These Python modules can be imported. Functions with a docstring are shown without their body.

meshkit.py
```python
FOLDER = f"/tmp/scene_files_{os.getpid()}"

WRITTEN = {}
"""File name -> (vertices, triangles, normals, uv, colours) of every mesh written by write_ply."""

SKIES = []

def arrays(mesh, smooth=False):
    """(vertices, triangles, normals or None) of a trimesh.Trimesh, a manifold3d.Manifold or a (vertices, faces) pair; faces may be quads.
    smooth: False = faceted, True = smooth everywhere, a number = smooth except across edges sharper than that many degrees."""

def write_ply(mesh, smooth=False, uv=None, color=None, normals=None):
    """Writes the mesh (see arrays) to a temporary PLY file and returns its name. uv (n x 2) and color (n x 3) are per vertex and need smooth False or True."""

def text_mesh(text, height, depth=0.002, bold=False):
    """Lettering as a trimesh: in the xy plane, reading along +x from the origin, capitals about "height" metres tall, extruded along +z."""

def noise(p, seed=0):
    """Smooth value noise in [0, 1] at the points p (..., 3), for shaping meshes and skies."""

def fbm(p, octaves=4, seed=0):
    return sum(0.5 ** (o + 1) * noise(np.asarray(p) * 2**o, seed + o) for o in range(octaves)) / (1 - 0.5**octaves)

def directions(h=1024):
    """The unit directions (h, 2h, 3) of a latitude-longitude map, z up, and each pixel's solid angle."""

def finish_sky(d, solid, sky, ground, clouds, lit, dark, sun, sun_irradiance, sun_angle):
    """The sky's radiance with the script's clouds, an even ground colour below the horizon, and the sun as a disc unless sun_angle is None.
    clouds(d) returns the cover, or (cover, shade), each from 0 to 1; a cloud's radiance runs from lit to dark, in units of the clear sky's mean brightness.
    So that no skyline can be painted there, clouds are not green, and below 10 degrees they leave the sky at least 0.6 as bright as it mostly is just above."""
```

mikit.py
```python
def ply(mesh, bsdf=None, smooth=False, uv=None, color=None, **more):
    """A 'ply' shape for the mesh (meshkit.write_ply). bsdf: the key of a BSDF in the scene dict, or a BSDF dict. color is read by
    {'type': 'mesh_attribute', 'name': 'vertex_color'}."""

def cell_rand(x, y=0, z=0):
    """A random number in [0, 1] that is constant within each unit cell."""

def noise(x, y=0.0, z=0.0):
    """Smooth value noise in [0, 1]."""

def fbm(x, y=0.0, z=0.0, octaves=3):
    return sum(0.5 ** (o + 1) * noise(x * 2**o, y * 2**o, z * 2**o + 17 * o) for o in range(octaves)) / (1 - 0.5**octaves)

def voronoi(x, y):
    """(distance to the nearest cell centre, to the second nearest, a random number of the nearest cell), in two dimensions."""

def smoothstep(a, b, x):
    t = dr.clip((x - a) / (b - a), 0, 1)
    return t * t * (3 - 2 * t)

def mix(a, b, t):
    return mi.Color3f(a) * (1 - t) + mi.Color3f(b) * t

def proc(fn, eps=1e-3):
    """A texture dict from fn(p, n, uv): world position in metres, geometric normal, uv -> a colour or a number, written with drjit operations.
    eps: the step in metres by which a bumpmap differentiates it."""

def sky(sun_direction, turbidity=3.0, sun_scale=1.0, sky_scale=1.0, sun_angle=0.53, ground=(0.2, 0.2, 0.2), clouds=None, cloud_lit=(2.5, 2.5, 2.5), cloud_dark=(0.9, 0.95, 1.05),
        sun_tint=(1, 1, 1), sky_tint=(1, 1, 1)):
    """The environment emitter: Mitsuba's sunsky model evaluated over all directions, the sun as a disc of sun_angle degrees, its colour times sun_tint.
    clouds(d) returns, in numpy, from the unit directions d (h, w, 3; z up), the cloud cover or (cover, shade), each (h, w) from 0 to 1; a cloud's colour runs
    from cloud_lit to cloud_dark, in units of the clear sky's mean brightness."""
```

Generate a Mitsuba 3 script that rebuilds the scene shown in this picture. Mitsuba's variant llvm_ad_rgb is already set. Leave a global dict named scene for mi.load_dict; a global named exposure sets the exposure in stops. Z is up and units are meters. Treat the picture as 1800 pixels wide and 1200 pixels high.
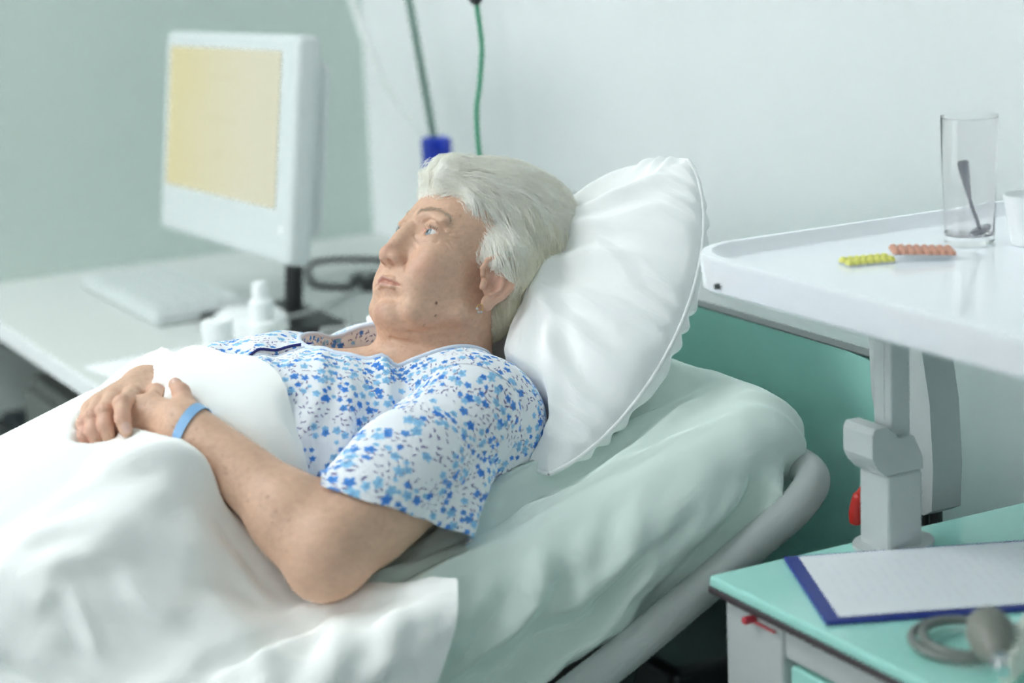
import math, numpy as np, trimesh, manifold3d, drjit as dr, mitsuba as mi, mikit, meshkit
from shapely.geometry import Polygon
from scipy.spatial import cKDTree
T = mi.ScalarTransform4f
scene, labels = {}, {}

# ---------------------------------------------------------------- camera, sky, lamps, exposure
# room axes: x towards the head wall, y towards the desk wall, z up; metres
CAM = np.array([0, 0, 1.45])
RIGHT = np.array([0.88006732, -0.47281852, -0.04386529])
DOWN = np.array([-0.14378565, -0.17730695, -0.97359537])
FWD = np.array([0.4525563, 0.86313666, -0.22402657])
cam_m = np.eye(4)
cam_m[:3, 0], cam_m[:3, 1], cam_m[:3, 2], cam_m[:3, 3] = -RIGHT, -DOWN, FWD, CAM
scene['camera'] = {'type': 'thinlens', 'fov': 2 * math.degrees(math.atan(900 / 3651.0)), 'fov_axis': 'x', 'to_world': T(cam_m),
                   'aperture_radius': 0.0135, 'focus_distance': 2.28, 'near_clip': 0.05, 'far_clip': 100.0}
scene['sky'] = mikit.sky((-0.6, 0.25, 0.75), turbidity=4.0, sun_scale=0.0, sky_scale=1.0, ground=(0.35, 0.37, 0.36),
                         clouds=lambda d: np.ones(d.shape[:2]), cloud_lit=(1.03, 1.05, 1.07))
exposure = 5.25
FILL_RADIANCE = (0.30, 0.31, 0.315)          # radiance of the added fill panels under the ceiling

# ---------------------------------------------------------------- helpers
def add(key, mesh, bsdf, smooth=30, **kw):
    base, i = key, 0
    while key in scene:
        i += 1
        key = f'{base}_{i:03d}'
    scene[key] = mikit.ply(mesh, bsdf, smooth, **kw)
    return key
def say(key, label=None, cat=None, group=None, kind=None):
    d = labels.setdefault(key, {})
    for k, v in (('label', label), ('category', cat), ('group', group), ('kind', kind)):
        if v: d[k] = v
def rgb(c): return {'type': 'rgb', 'value': [float(x) for x in c]}
def mat(name, base, rough=0.5, spec=0.5, two=True, **kw):
    d = {'type': 'principled', 'base_color': base if isinstance(base, dict) else rgb(base), 'roughness': rough, 'specular': spec, **kw}
    bump = d.pop('bump', None)
    if bump is not None:
        fn, scale = bump
        d = {'type': 'bumpmap', 'arbitrary': mikit.proc(fn), 'scale': scale, 'bsdf': d}
    scene[name] = {'type': 'twosided', 'bsdf': d} if two else d
cat = trimesh.util.concatenate
def xf(mesh, m):
    mesh = mesh.copy(); mesh.apply_transform(np.asarray(m)); return mesh
def move(mesh, x, y, z): return xf(mesh, trimesh.transformations.translation_matrix([x, y, z]))
def rot(mesh, deg, axis, point=(0, 0, 0)): return xf(mesh, trimesh.transformations.rotation_matrix(math.radians(deg), axis, point))
def man(m):
    d = m.to_mesh(); return trimesh.Trimesh(d.vert_properties[:, :3], d.tri_verts, process=False)
def tm(mesh): return manifold3d.Manifold(manifold3d.Mesh(np.asarray(mesh.vertices, np.float32), np.asarray(mesh.faces, np.uint32)))
def rbox(size, center=(0, 0, 0), r=0.004, n=8):
    """box with rounded edges"""
    s = np.array(size) / 2 - r
    ball = manifold3d.Manifold.sphere(r, n)
    pts = [ball.translate([a * s[0], b * s[1], c * s[2]]) for a in (-1, 1) for b in (-1, 1) for c in (-1, 1)]
    return move(man(manifold3d.Manifold.batch_hull(pts)), *center)
def bx(lo, hi, r=0.003):
    lo, hi = np.array(lo, float), np.array(hi, float)
    if r <= 0:
        return move(trimesh.creation.box(hi - lo), *((lo + hi) / 2))
    return rbox(hi - lo, (lo + hi) / 2, min(r, 0.49 * (hi - lo).min()))
def catmull(P, n):
    P = np.asarray(P, float)
    Q = np.vstack([2 * P[0] - P[1], P, 2 * P[-1] - P[-2]])
    out = []
    for i in range(len(P) - 1):
        a, b, c, d = Q[i:i + 4]
        t = np.linspace(0, 1, n, endpoint=False)[:, None]
        out.append(0.5 * (2 * b + (c - a) * t + (2 * a - 5 * b + 4 * c - d) * t ** 2 + (3 * b - a - 3 * c + d) * t ** 3))
    return np.vstack(out + [P[-1:]])
def tube(points, r, sides=12, cap=True):
    """round tube along a polyline; r may vary"""
    p = np.asarray(points, float); n = len(p)
    r = np.broadcast_to(r, (n,))
    t = np.gradient(p, axis=0); t /= np.linalg.norm(t, axis=1, keepdims=True) + 1e-12
    a = np.cross(t[0], [0, 0, 1.0] if abs(t[0][2]) < 0.9 else [1.0, 0, 0]); a /= np.linalg.norm(a)
    A = []
    for i in range(n):
        a = a - t[i] * (a @ t[i]); a /= np.linalg.norm(a); A.append(a)
    A = np.array(A); B = np.cross(t, A)
    ang = np.arange(sides) * 2 * np.pi / sides
    v = (p[:, None] + r[:, None, None] * (np.cos(ang)[None, :, None] * A[:, None] + np.sin(ang)[None, :, None] * B[:, None])).reshape(-1, 3)
    i, j = np.meshgrid(np.arange(n - 1), np.arange(sides), indexing='ij')
    q = np.stack([i * sides + j, i * sides + (j + 1) % sides, (i + 1) * sides + (j + 1) % sides, (i + 1) * sides + j], -1).reshape(-1, 4)
    f = np.vstack([q[:, [0, 1, 2]], q[:, [0, 2, 3]]])
    if cap:
        v = np.vstack([v, p[:1], p[-1:]]); k = np.arange(sides); e = (n - 1) * sides
        f = np.vstack([f, np.stack([(k + 1) % sides, k, k * 0 + len(v) - 2], 1), np.stack([e + k, e + (k + 1) % sides, k * 0 + len(v) - 1], 1)])
    return trimesh.Trimesh(v, f, process=False)
def lathe(profile, center=(0, 0, 0), n=40):
    """profile: (radius, height) pairs from bottom to top"""
    m = trimesh.creation.revolve(np.array(profile, float), sections=n)
    return move(m, *center)
def extrude(poly, h): return trimesh.creation.extrude_polygon(poly, h, engine='earcut')
def grid(V):
    """a (n, m, 3) array of points as a sheet"""
    n, m = V.shape[:2]
    i, j = np.meshgrid(np.arange(n - 1), np.arange(m - 1), indexing='ij')
    q = np.stack([i * m + j, (i + 1) * m + j, (i + 1) * m + j + 1, i * m + j + 1], -1).reshape(-1, 4)
    return trimesh.Trimesh(V.reshape(-1, 3), np.vstack([q[:, [0, 1, 2]], q[:, [0, 2, 3]]]), process=False)
def sst(a, b, x):
    t = np.clip((x - a) / (b - a), 0, 1); return t * t * (3 - 2 * t)
def smin(a, b, k):
    h = np.maximum(k - np.abs(a - b), 0) / k
    return np.minimum(a, b) - h * h * k * 0.25
def smax(a, b, k): return -smin(-a, -b, k)

# ---------------------------------------------------------------- materials
mk = mikit
mat('paint_white', mk.proc(lambda p, n, uv: mk.mix((0.80, 0.825, 0.83), (0.82, 0.84, 0.845), mk.fbm(p.x * 3, p.y * 3, p.z * 3))), 0.55, 0.35, bump=(lambda p, n, uv: mk.fbm(p.x * 120, p.y * 120, p.z * 120), 0.0004))
mat('paint_green', mk.proc(lambda p, n, uv: mk.mix((0.52, 0.605, 0.57), (0.54, 0.625, 0.59), mk.fbm(p.x * 3, p.y * 3, p.z * 3))), 0.55, 0.35)
mat('ceiling_paint', (0.85, 0.86, 0.85), 0.8, 0.2)
mat('floor_lino', mk.proc(lambda p, n, uv: mk.mix((0.07, 0.09, 0.09), (0.10, 0.12, 0.12), mk.fbm(p.x * 60, p.y * 60))), 0.25, 0.5)
mat('white_plastic', (0.84, 0.86, 0.87), 0.28, 0.5)
mat('grey_plastic', (0.50, 0.545, 0.54), 0.35, 0.5)
mat('light_metal', (0.48, 0.52, 0.515), 0.32, 0.5)
mat('tube_metal', (0.42, 0.46, 0.45), 0.34, 0.5)
mat('pale_metal', (0.52, 0.56, 0.56), 0.3, 0.5)
mat('dark_metal', (0.035, 0.045, 0.045), 0.4, 0.5)
mat('black_plastic', (0.012, 0.014, 0.015), 0.4, 0.5)
mat('dark_teal', (0.016, 0.023, 0.026), 0.5, 0.4)
mat('mint_laminate', mk.proc(lambda p, n, uv: mk.mix((0.35, 0.70, 0.63), (0.37, 0.73, 0.655), mk.fbm(p.x * 30, p.y * 30, p.z * 30))), 0.16, 0.6, clearcoat=0.4, clearcoat_gloss=0.8)
mat('edge_grey', (0.13, 0.16, 0.155), 0.4, 0.5)
mat('edge_dark', (0.05, 0.035, 0.04), 0.4, 0.5)
mat('desk_top', (0.60, 0.625, 0.61), 0.55, 0.3)
mat('red_plastic', (0.45, 0.02, 0.015), 0.4, 0.5)
mat('blue_plastic', (0.012, 0.045, 0.50), 0.4, 0.5)
mat('chrome', (0.75, 0.77, 0.78), 0.15, 0.5, metallic=1.0)
scene['glass'] = {'type': 'dielectric', 'int_ior': 1.5, 'ext_ior': 1.0}
scene['pane_glass'] = {'type': 'thindielectric', 'int_ior': 1.5}

# ---------------------------------------------------------------- room shell
HX, DY, FX, NY, CZ = 1.68, 3.78, -3.2, -0.95, 2.75
def slab(lo, hi): return bx(lo, hi, 0)
add('floor', slab((FX - .2, NY - .2, -.1), (HX + .2, DY + .2, 0)), 'floor_lino', False)
add('ceiling', slab((FX - .2, NY - .2, CZ), (HX + .2, DY + .2, CZ + .1)), 'ceiling_paint', False)
add('wall_head', slab((HX, NY - .2, 0), (HX + .15, DY + .2, CZ)), 'paint_white', False)
add('wall_desk', slab((FX - .2, DY, 0), (HX, DY + .15, CZ)), 'paint_green', False)
def wall_with_window(axis, at, thick, span, win, name):
    a0, a1 = span; w0, w1, z0, z1 = win
    parts = [((a0, 0), (w0, CZ)), ((w1, 0), (a1, CZ)), ((w0, 0), (w1, z0)), ((w0, z1), (w1, CZ))]
    ms = []
    for (p, q), (r, s) in parts:
        lo, hi = (at, at + thick), None
        b0, b1 = min(lo), max(lo)
        ms.append(slab((b0, p, q), (b1, r, s)) if axis == 0 else slab((p, b0, q), (r, b1, s)))
    add(name, cat(ms), 'paint_white', False)
def window(axis, at, win, n, name):
    w0, w1, z0, z1 = win; fr = []
    def b(p, q, r, s, d=0.05): return slab((at - d, p, q), (at + d, r, s)) if axis == 0 else slab((p, at - d, q), (r, at + d, s))
    fr = [b(w0, z0, w1, z0 + .06), b(w0, z1 - .06, w1, z1)] + [b(x - .03, z0, x + .03, z1) for x in np.linspace(w0 + .03, w1 - .03, n + 1)]
    add(name, cat(fr), 'white_plastic', False)
    add(name + '__pane', b(w0, z0, w1, z1, 0.002) if 0 else grid(np.array([[[at, w0, z0], [at, w0, z1]], [[at, w1, z0], [at, w1, z1]]]) if axis == 0 else np.array([[[w0, at, z0], [w0, at, z1]], [[w1, at, z0], [w1, at, z1]]])), 'pane_glass', False)
WF = (0.2, 3.65, 1.40, 2.68)
WN = (-1.9, -0.9, 1.45, 2.45)  # added opening behind the camera, gives soft fill on the near side
wall_with_window(0, FX - .2, .2, (NY - .2, DY + .2), WF, 'wall_foot')
window(0, FX - .1, WF, 4, 'window_1')
wall_with_window(1, NY - .2, .2, (FX, HX), WN, 'wall_near')
window(1, NY - .1, WN, 2, 'window_2')
add('baseboard_desk', slab((FX, DY - .012, 0), (HX, DY, .08)), 'grey_plastic', False)
add('baseboard_head', slab((HX - .012, NY, 0), (HX, DY - .012, .08)), 'grey_plastic', False)
for k in ('floor', 'ceiling', 'wall_head', 'wall_desk', 'wall_foot', 'wall_near', 'window_1', 'window_2', 'baseboard_desk', 'baseboard_head'):
    say(k, kind='structure')
scene['lamp_white'] = {'type': 'diffuse', 'reflectance': rgb((.8, .8, .8))}  # panels below are added out of view as fill from above
for i, (x, y) in enumerate([(-1.4, 2.3), (-0.3, 2.3), (-1.4, 3.1), (-0.3, 3.1)]):
    k = add('fill_panel', bx((x - .32, y - .32, CZ - .035), (x + .32, y + .32, CZ - .001), .004), 'white_plastic') if i == 0 else add('fill_panel', bx((x - .32, y - .32, CZ - .035), (x + .32, y + .32, CZ - .001), .004), 'white_plastic')
    g = np.array([[[x - .29, y - .29, CZ - .0365], [x - .29, y + .29, CZ - .0365]], [[x + .29, y - .29, CZ - .0365], [x + .29, y + .29, CZ - .0365]]])
    m = grid(g[:, ::-1])
    scene[k + '__diffuser'] = {**mikit.ply(m, 'lamp_white', False), 'emitter': {'type': 'area', 'radiance': rgb(FILL_RADIANCE)}}
    say(k, 'unseen square fill light panel added under the ceiling', 'ceiling light', 'added fill light panels')

# ---------------------------------------------------------------- desk along the head wall, with drawer units
DT = 0.74
say('desk', 'long white desk with grey edge running along the wall behind the bed', 'desk')
add('desk__top', bx((0.825, 2.64, DT - .032), (HX - .002, DY - .002, DT), .004), 'desk_top')
add('desk__edge_band', bx((0.8215, 2.64, DT - .031), (0.8255, DY - .002, DT - .001), .001), 'white_plastic')
add('desk__apron', bx((0.90, 2.66, DT - .10), (0.915, DY - .01, DT - .0325), .002), 'dark_teal')
add('desk__side_panel', bx((0.84, 2.66, 0.0), (HX - .02, 2.685, DT - .0325), .002), 'dark_teal')
add('desk__back_panel', bx((HX - .06, 2.69, 0.05), (HX - .04, DY - .02, DT - .0325), .002), 'dark_teal')
say('drawer_unit', 'grey-green drawer unit under the white desk, with a dark handle', 'drawer unit')
mat('drawer_grey', (0.12, 0.135, 0.125), 0.45, 0.4)
add('drawer_unit__body', bx((0.868, 3.06, 0.03), (1.35, 3.42, DT - .10), .004), 'drawer_grey')
for i in range(3):
    z0 = .05 + i * .192
    k = add('drawer_unit__drawer', bx((0.852, 3.066, z0), (0.868, 3.414, z0 + .186), .004), 'drawer_grey')
    add(k + '__handle', bx((0.838, 3.13, z0 + .075), (0.852, 3.20, z0 + .115), .004), 'black_plastic')
add('drawer_unit__lock', move(rot(trimesh.creation.cylinder(.008, .006, sections=20), 90, [0, 1, 0]), .850, 3.10, .60), 'dark_metal')
mat('yellow_sticker', (0.55, 0.45, 0.02), 0.5)
add('drawer_unit__sticker', bx((0.8505, 3.075, .50), (0.8520, 3.10, .54), .0004), 'yellow_sticker')
say('drawer_unit__sticker', 'small yellow sticker')
say('computer_tower', 'dark computer tower standing under the desk at the left edge', 'computer')
add('computer_tower__case', bx((0.87, 3.47, 0.02), (1.30, 3.68, .52), .008), 'dark_teal')
add('computer_tower__front_panel', bx((0.86, 3.478, 0.03), (0.87, 3.672, .51), .004), 'black_plastic')
for i in range(4):
    add('computer_tower__foot', bx((.90 + .33 * (i % 2), 3.49 + .15 * (i // 2), 0), (.93 + .33 * (i % 2), 3.52 + .15 * (i // 2), .02), .003), 'black_plastic')

# ---------------------------------------------------------------- monitor
Mc = CAM + 0.93 * (np.array([1.22925084, 3.32602165, 1.01360389]) - CAM)
Mr = trimesh.transformations.euler_matrix(math.radians(-1.779), math.radians(7.713), math.radians(-2.391), 'rzyx')
W, H = 0.667 * .93, 0.36 * .93
Mm = trimesh.transformations.translation_matrix(Mc) @ Mr       # local: -x is the screen's front, y to its left, z up
mat('screen_bezel', (0.62, 0.66, 0.665), 0.35, 0.4)
def screen_fn(p, n, uv):
    x, y = uv.x, uv.y
    base = mk.mix((0.72, 0.66, 0.34), (0.74, 0.72, 0.53), mk.smoothstep(0.02, 0.9, x + 0.12 * mk.noise(x * 4, y * 4)))
    line = sum(mk.smoothstep(.02, .0, dr.abs(y - yy)) * mk.smoothstep(0, .02, x - a) * mk.smoothstep(0, .02, b - x) for yy, a, b in ((.80, .38, .62), (.52, .36, .66), (.30, .46, .54), (.27, .45, .55)))
    return mk.mix(base, (0.60, 0.55, 0.30), dr.clip(line, 0, 1) * 0.35)
scene['screen'] = {'type': 'principled', 'base_color': rgb((.03, .03, .03)), 'roughness': 0.2}
say('monitor', 'white all-in-one computer monitor with a pale yellow screen on the desk', 'monitor')
add('monitor__housing', xf(rbox((.04, W, H), (.0, 0, 0), .012, 16), Mm), 'screen_bezel')
add('monitor__back_shell', xf(rbox((.05, W * .8, H * .8), (.04, 0, 0.0), .02, 16), Mm), 'screen_bezel')
S0, S1, Z0, Z1 = -W / 2 + .036 * 1.6, W / 2 - .022 * 1.4, -H / 2 + .079, H / 2 - .025
sv = np.array([[[-.0207, S1, Z0], [-.0207, S0, Z0]], [[-.0207, S1, Z1], [-.0207, S0, Z1]]])
m = grid(sv); m.invert() if m.face_normals[0][0] > 0 else None
SCREEN_KEY = add('monitor__screen', xf(m, Mm), 'screen', False, uv=np.array([[0, 0], [1, 0], [0, 1], [1, 1.0]]))
scene[SCREEN_KEY]['emitter'] = {'type': 'area', 'radiance': mk.proc(lambda p, n, uv: screen_fn(p, n, uv) * SCREEN_L)}
SCREEN_L = 0.022
bb = Mc + np.array([.03, 0, -H / 2])
add('monitor__stand_neck', tube(catmull([Mc + [.05, 0, -.03], Mc + [.09, 0, -.12], [Mc[0] + .08, Mc[1], DT + .012]], 8), .015, 16), 'black_plastic')
add('monitor__stand_foot', rbox((.17, .24, .014), (Mc[0] + .04, Mc[1], DT + .0075), .006), 'black_plastic')
add('monitor__power_light', xf(rbox((.002, .012, .012), (-.0205, -W / 2 + .03, -H / 2 + .05), .0009), Mm), 'white_plastic')

# ---------------------------------------------------------------- things on the desk
def slabbox(c, sx, sy, sz, ang, r=.006): return move(rot(rbox((sx, sy, sz), (0, 0, 0), r, 12), ang, [0, 0, 1]), *c)
say('keyboard', 'flat white keyboard lying on the desk in front of the monitor', 'keyboard')
kc = np.array([1.105, 3.40, DT + .012])
mat('keyboard_grey', (0.60, 0.64, 0.64), 0.4, 0.4)
add('keyboard__base', slabbox(kc, .165, .42, .022, 0), 'keyboard_grey')
for r_ in range(5):
    for c_ in range(14):
        if r_ == 4 and 4 <= c_ <= 8:
            if c_ > 4: continue
            add('keyboard__key', rbox((.021, .126, .006), kc + [.062 - .031 * r_, .195 - .028 * 6 - .013, .0135], .0015, 8), 'keyboard_grey'); continue
        add('keyboard__key', rbox((.024, .024, .006), kc + [.062 - .031 * r_, .182 - .028 * c_, .0135], .0015, 8), 'keyboard_grey')
mat('frosted', (0.86, 0.885, 0.88), 0.3, 0.5)
say('spray_bottle', 'tall white pump bottle on the desk beside the patient', 'bottle')
by, bxx = 2.78, 1.050
add('spray_bottle__body', lathe([(0, 0), (.026, 0), (.0275, .004), (.0275, .073), (.025, .079), (.016, .083), (.016, .086), (0, .086)], (bxx, by, DT)), 'frosted', 40)
add('spray_bottle__collar', lathe([(0, .084), (.0185, .084), (.018, .108), (.0125, .113), (0, .113)], (bxx, by, DT)), 'white_plastic', 40)
add('spray_bottle__nozzle', lathe([(0, .112), (.0125, .112), (.0112, .134), (.009, .137), (0, .137)], (bxx, by, DT)), 'white_plastic', 40)
say('pill_bottle', 'short white capped bottle on the desk, left of the pump bottle', 'bottle')
px_, py_ = .985, 2.79
add('pill_bottle__body', lathe([(0, 0), (.021, 0), (.022, .003), (.022, .056), (.018, .062), (.016, .064), (0, .064)], (px_, py_, DT)), 'frosted', 40)
add('pill_bottle__cap', lathe([(0, .062), (.0235, .062), (.0235, .085), (.0215, .088), (0, .088)], (px_, py_, DT)), 'white_plastic', 40)
say('dispenser_bottle', 'small white bottle in front of the pump bottle', 'bottle')
add('dispenser_bottle__body', lathe([(0, 0), (.018, 0), (.019, .003), (.019, .045), (.012, .053), (0, .054)], (1.005, 2.69, DT)), 'frosted', 40)
add('dispenser_bottle__cap', lathe([(0, .052), (.0125, .052), (.0115, .066), (0, .067)], (1.005, 2.69, DT)), 'white_plastic', 40)
say('dish', 'round white dish standing on the desk behind the short bottle', 'dish')
add('dish', lathe([(0, 0), (.05, 0), (.062, .012), (.058, .036), (.045, .046), (0, .047)], (1.12, 3.02, DT)), 'frosted', 40)
mat('paper', (0.86, 0.87, 0.89), 0.6, 0.3)
say('paper_sheet', 'white paper sheet lying on the desk near its front edge', 'paper')
add('paper_sheet', slabbox(np.array([.965, 2.86, DT + .0012]), .21, .297, .002, 8, .0008), 'paper')
say('computer_mouse', 'black computer mouse on the desk behind the pillow', 'computer mouse')
mm = trimesh.creation.icosphere(3, 1.0); mm.vertices *= [.032, .058, .02]; mm.vertices[:, 2] = np.maximum(mm.vertices[:, 2], -.006)
add('computer_mouse__shell', move(mm, 1.44, 3.27, DT + .0065), 'black_plastic')
add('computer_mouse__wheel', move(rot(trimesh.creation.cylinder(.006, .006, sections=20), 90, [1, 0, 0]), 1.425, 3.25, DT + .026), 'grey_plastic')
def cable(pts, r, m, key, n=10, sides=8): return add(key, tube(catmull(pts, n), r, sides), m)
mat('cable_grey', (0.50, 0.52, 0.51), 0.45)
z = DT + .006
cs = [[(1.26, 3.02, z), (1.20, 2.92, z), (1.28, 2.86, z + .01), (1.42, 2.95, z), (1.56, 3.12, z), (1.64, 3.3, z)],
      [(1.28, 3.10, z), (1.22, 2.98, z), (1.33, 2.93, z + .012), (1.47, 3.05, z), (1.62, 3.16, z)],
      [(1.27, 3.20, z), (1.17, 3.20, z), (1.12, 3.12, z), (1.22, 3.06, z + .01), (1.36, 3.2, z), (1.6, 3.42, z)],
      [(1.30, 3.06, z), (1.25, 2.90, z + .006), (1.36, 2.86, z), (1.52, 3.0, z), (1.65, 3.05, z)]]
for i, c in enumerate(cs):
    k = cable(c, .0045, 'cable_grey', 'desk_cable')
    say(k, ('grey cable on the desk running furthest right, towards the drip pole', 'grey cable on the desk bent round behind the monitor foot', 'grey cable on the desk starting left of the monitor foot', 'grey cable on the desk nearest to the patient')[i], 'cable', 'grey cables on the desk')
k = cable([(1.40, 3.26, z), (1.36, 3.33, z), (1.40, 3.42, z + .02), (1.52, 3.40, z + .012), (1.60, 3.28, z), (1.66, 3.3, z)], .006, 'black_plastic', 'power_lead')
say(k, 'black power lead on the desk behind the patient\'s face', 'cable')

# ---------------------------------------------------------------- drip pole, clamp and tubing by the wall
mat('pole_green', (0.13, 0.23, 0.19), 0.35, 0.5)
mat('cable_green', (0.05, 0.28, 0.16), 0.4, 0.5)
mat('tube_clear', (0.80, 0.83, 0.82), 0.25, 0.5)
say('drip_pole', 'thin grey-green drip pole behind the bed, held in a blue clamp', 'pole')
add('drip_pole__rod', tube([(1.532, 3.165, .97), (1.480, 3.21, 1.5), (1.43, 3.25, 2.0)], .0062, 14), 'pole_green')
add('drip_pole__lower_tube', tube([(1.531, 3.165, DT + .012), (1.531, 3.165, .99)], .0085, 16), 'pale_metal')
k = add('drip_pole__clamp', rbox((.045, .033, .072), (1.531, 3.164, .968), .006, 12), 'blue_plastic')
say(k, 'bright blue plastic clamp')
add(k + '__screw_knob', cat([rbox((.014, .026, .02), (1.531, 3.138, .992), .005, 8)]), 'blue_plastic')
add('drip_pole__base', lathe([(0, 0), (.06, 0), (.058, .012), (.012, .018), (0, .018)], (1.531, 3.165, DT)), 'dark_metal')
add('drip_pole__hook', tube(catmull([(1.43, 3.25, 2.0), (1.43, 3.28, 2.03), (1.43, 3.33, 2.02), (1.43, 3.33, 1.98)], 6), .004, 10), 'pale_metal')
k = cable([(1.525, 3.185, 1.000), (1.507, 3.29, 1.075), (1.498, 3.39, 1.20), (1.49, 3.43, 1.35), (1.47, 3.42, 1.6), (1.44, 3.34, 1.95), (1.43, 3.33, 1.985)], .0058, 'tube_clear', 'drip_tube')
say(k, 'translucent white tube swinging down to the blue clamp', 'tube')
say('call_cable', 'green cable hanging from a black connector behind the patient\'s head', 'cable')
gx = [(838, 8), (845, 60), (847, 90), (843, 150), (838, 190), (840, 245), (846, 300), (850, 360)]
def at(px, py, y):
    r = RIGHT * (px - 900) / 3651 + DOWN * (py - 600) / 3651 + FWD
    return CAM + r * (y / r[1])
add('call_cable__cord', tube(catmull([at(a, b, 2.58) for a, b in gx], 8), .0036, 12), 'cable_green')
pc = at(836, -8, 2.58)
add('call_cable__connector', lathe([(0, 0), (.006, .0), (.0105, .008), (.0105, .05), (.008, .06), (0, .06)], pc - [0, 0, .012]), 'black_plastic', 40)
add('call_cable__suspension_cord', tube([pc + [0, 0, .046], pc + [0.02, 0, .6], pc + [.03, 0, CZ - pc[2] - .001]], .003, 10), 'black_plastic')
add('call_cable__lower_end', tube(catmull([at(850, 360, 2.58), at(856, 420, 2.58) + [.05, 0, 0], [HX - .1, 2.62, .70], [HX - .002, 2.62, .62]], 10), .0036, 12), 'cable_green')

# ---------------------------------------------------------------- bedside cabinet with over-bed tray
CT = 0.76
TZ = 1.066          # rim of the tray
cxl, cyb, cxr, cyn = 1.062, 1.632, 1.455, 1.02
say('bedside_cabinet', 'mint green bedside cabinet with grey frame beside the bed head', 'cabinet')
add('bedside_cabinet__top', bx((cxl, cyn, CT - .012), (cxr + .012, cyb, CT), .003), 'mint_laminate')
add('bedside_cabinet__top_edge', bx((cxl - .001, cyn - .001, CT - .0185), (cxr + .013, cyb + .001, CT - .0115), .002), 'edge_dark')
for (x, y) in ((cxl + .012, cyb - .106), (cxr - .04, cyb - .106), (cxl + .012, cyn + .01), (cxr - .04, cyn + .01)):
    add('bedside_cabinet__leg', bx((x, y, .05), (x + .035, y + .096, CT - .019), .004), 'light_metal')
    k = list(scene)[-1]
    add(k + '__caster', cat([move(rot(trimesh.creation.cylinder(.025, .02, sections=24), 90, [1, 0, 0]), x + .017, y + .05, .025)]), 'black_plastic')
add('bedside_cabinet__front_rail', bx((cxl + .014, cyn + .107, CT - .055), (cxl + .032, cyb - .107, CT - .019), .003), 'light_metal')
add('bedside_cabinet__body', bx((cxl + .035, cyn + .108, .14), (cxr - .02, cyb - .108, CT - .02), .003), 'mint_laminate')
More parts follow.
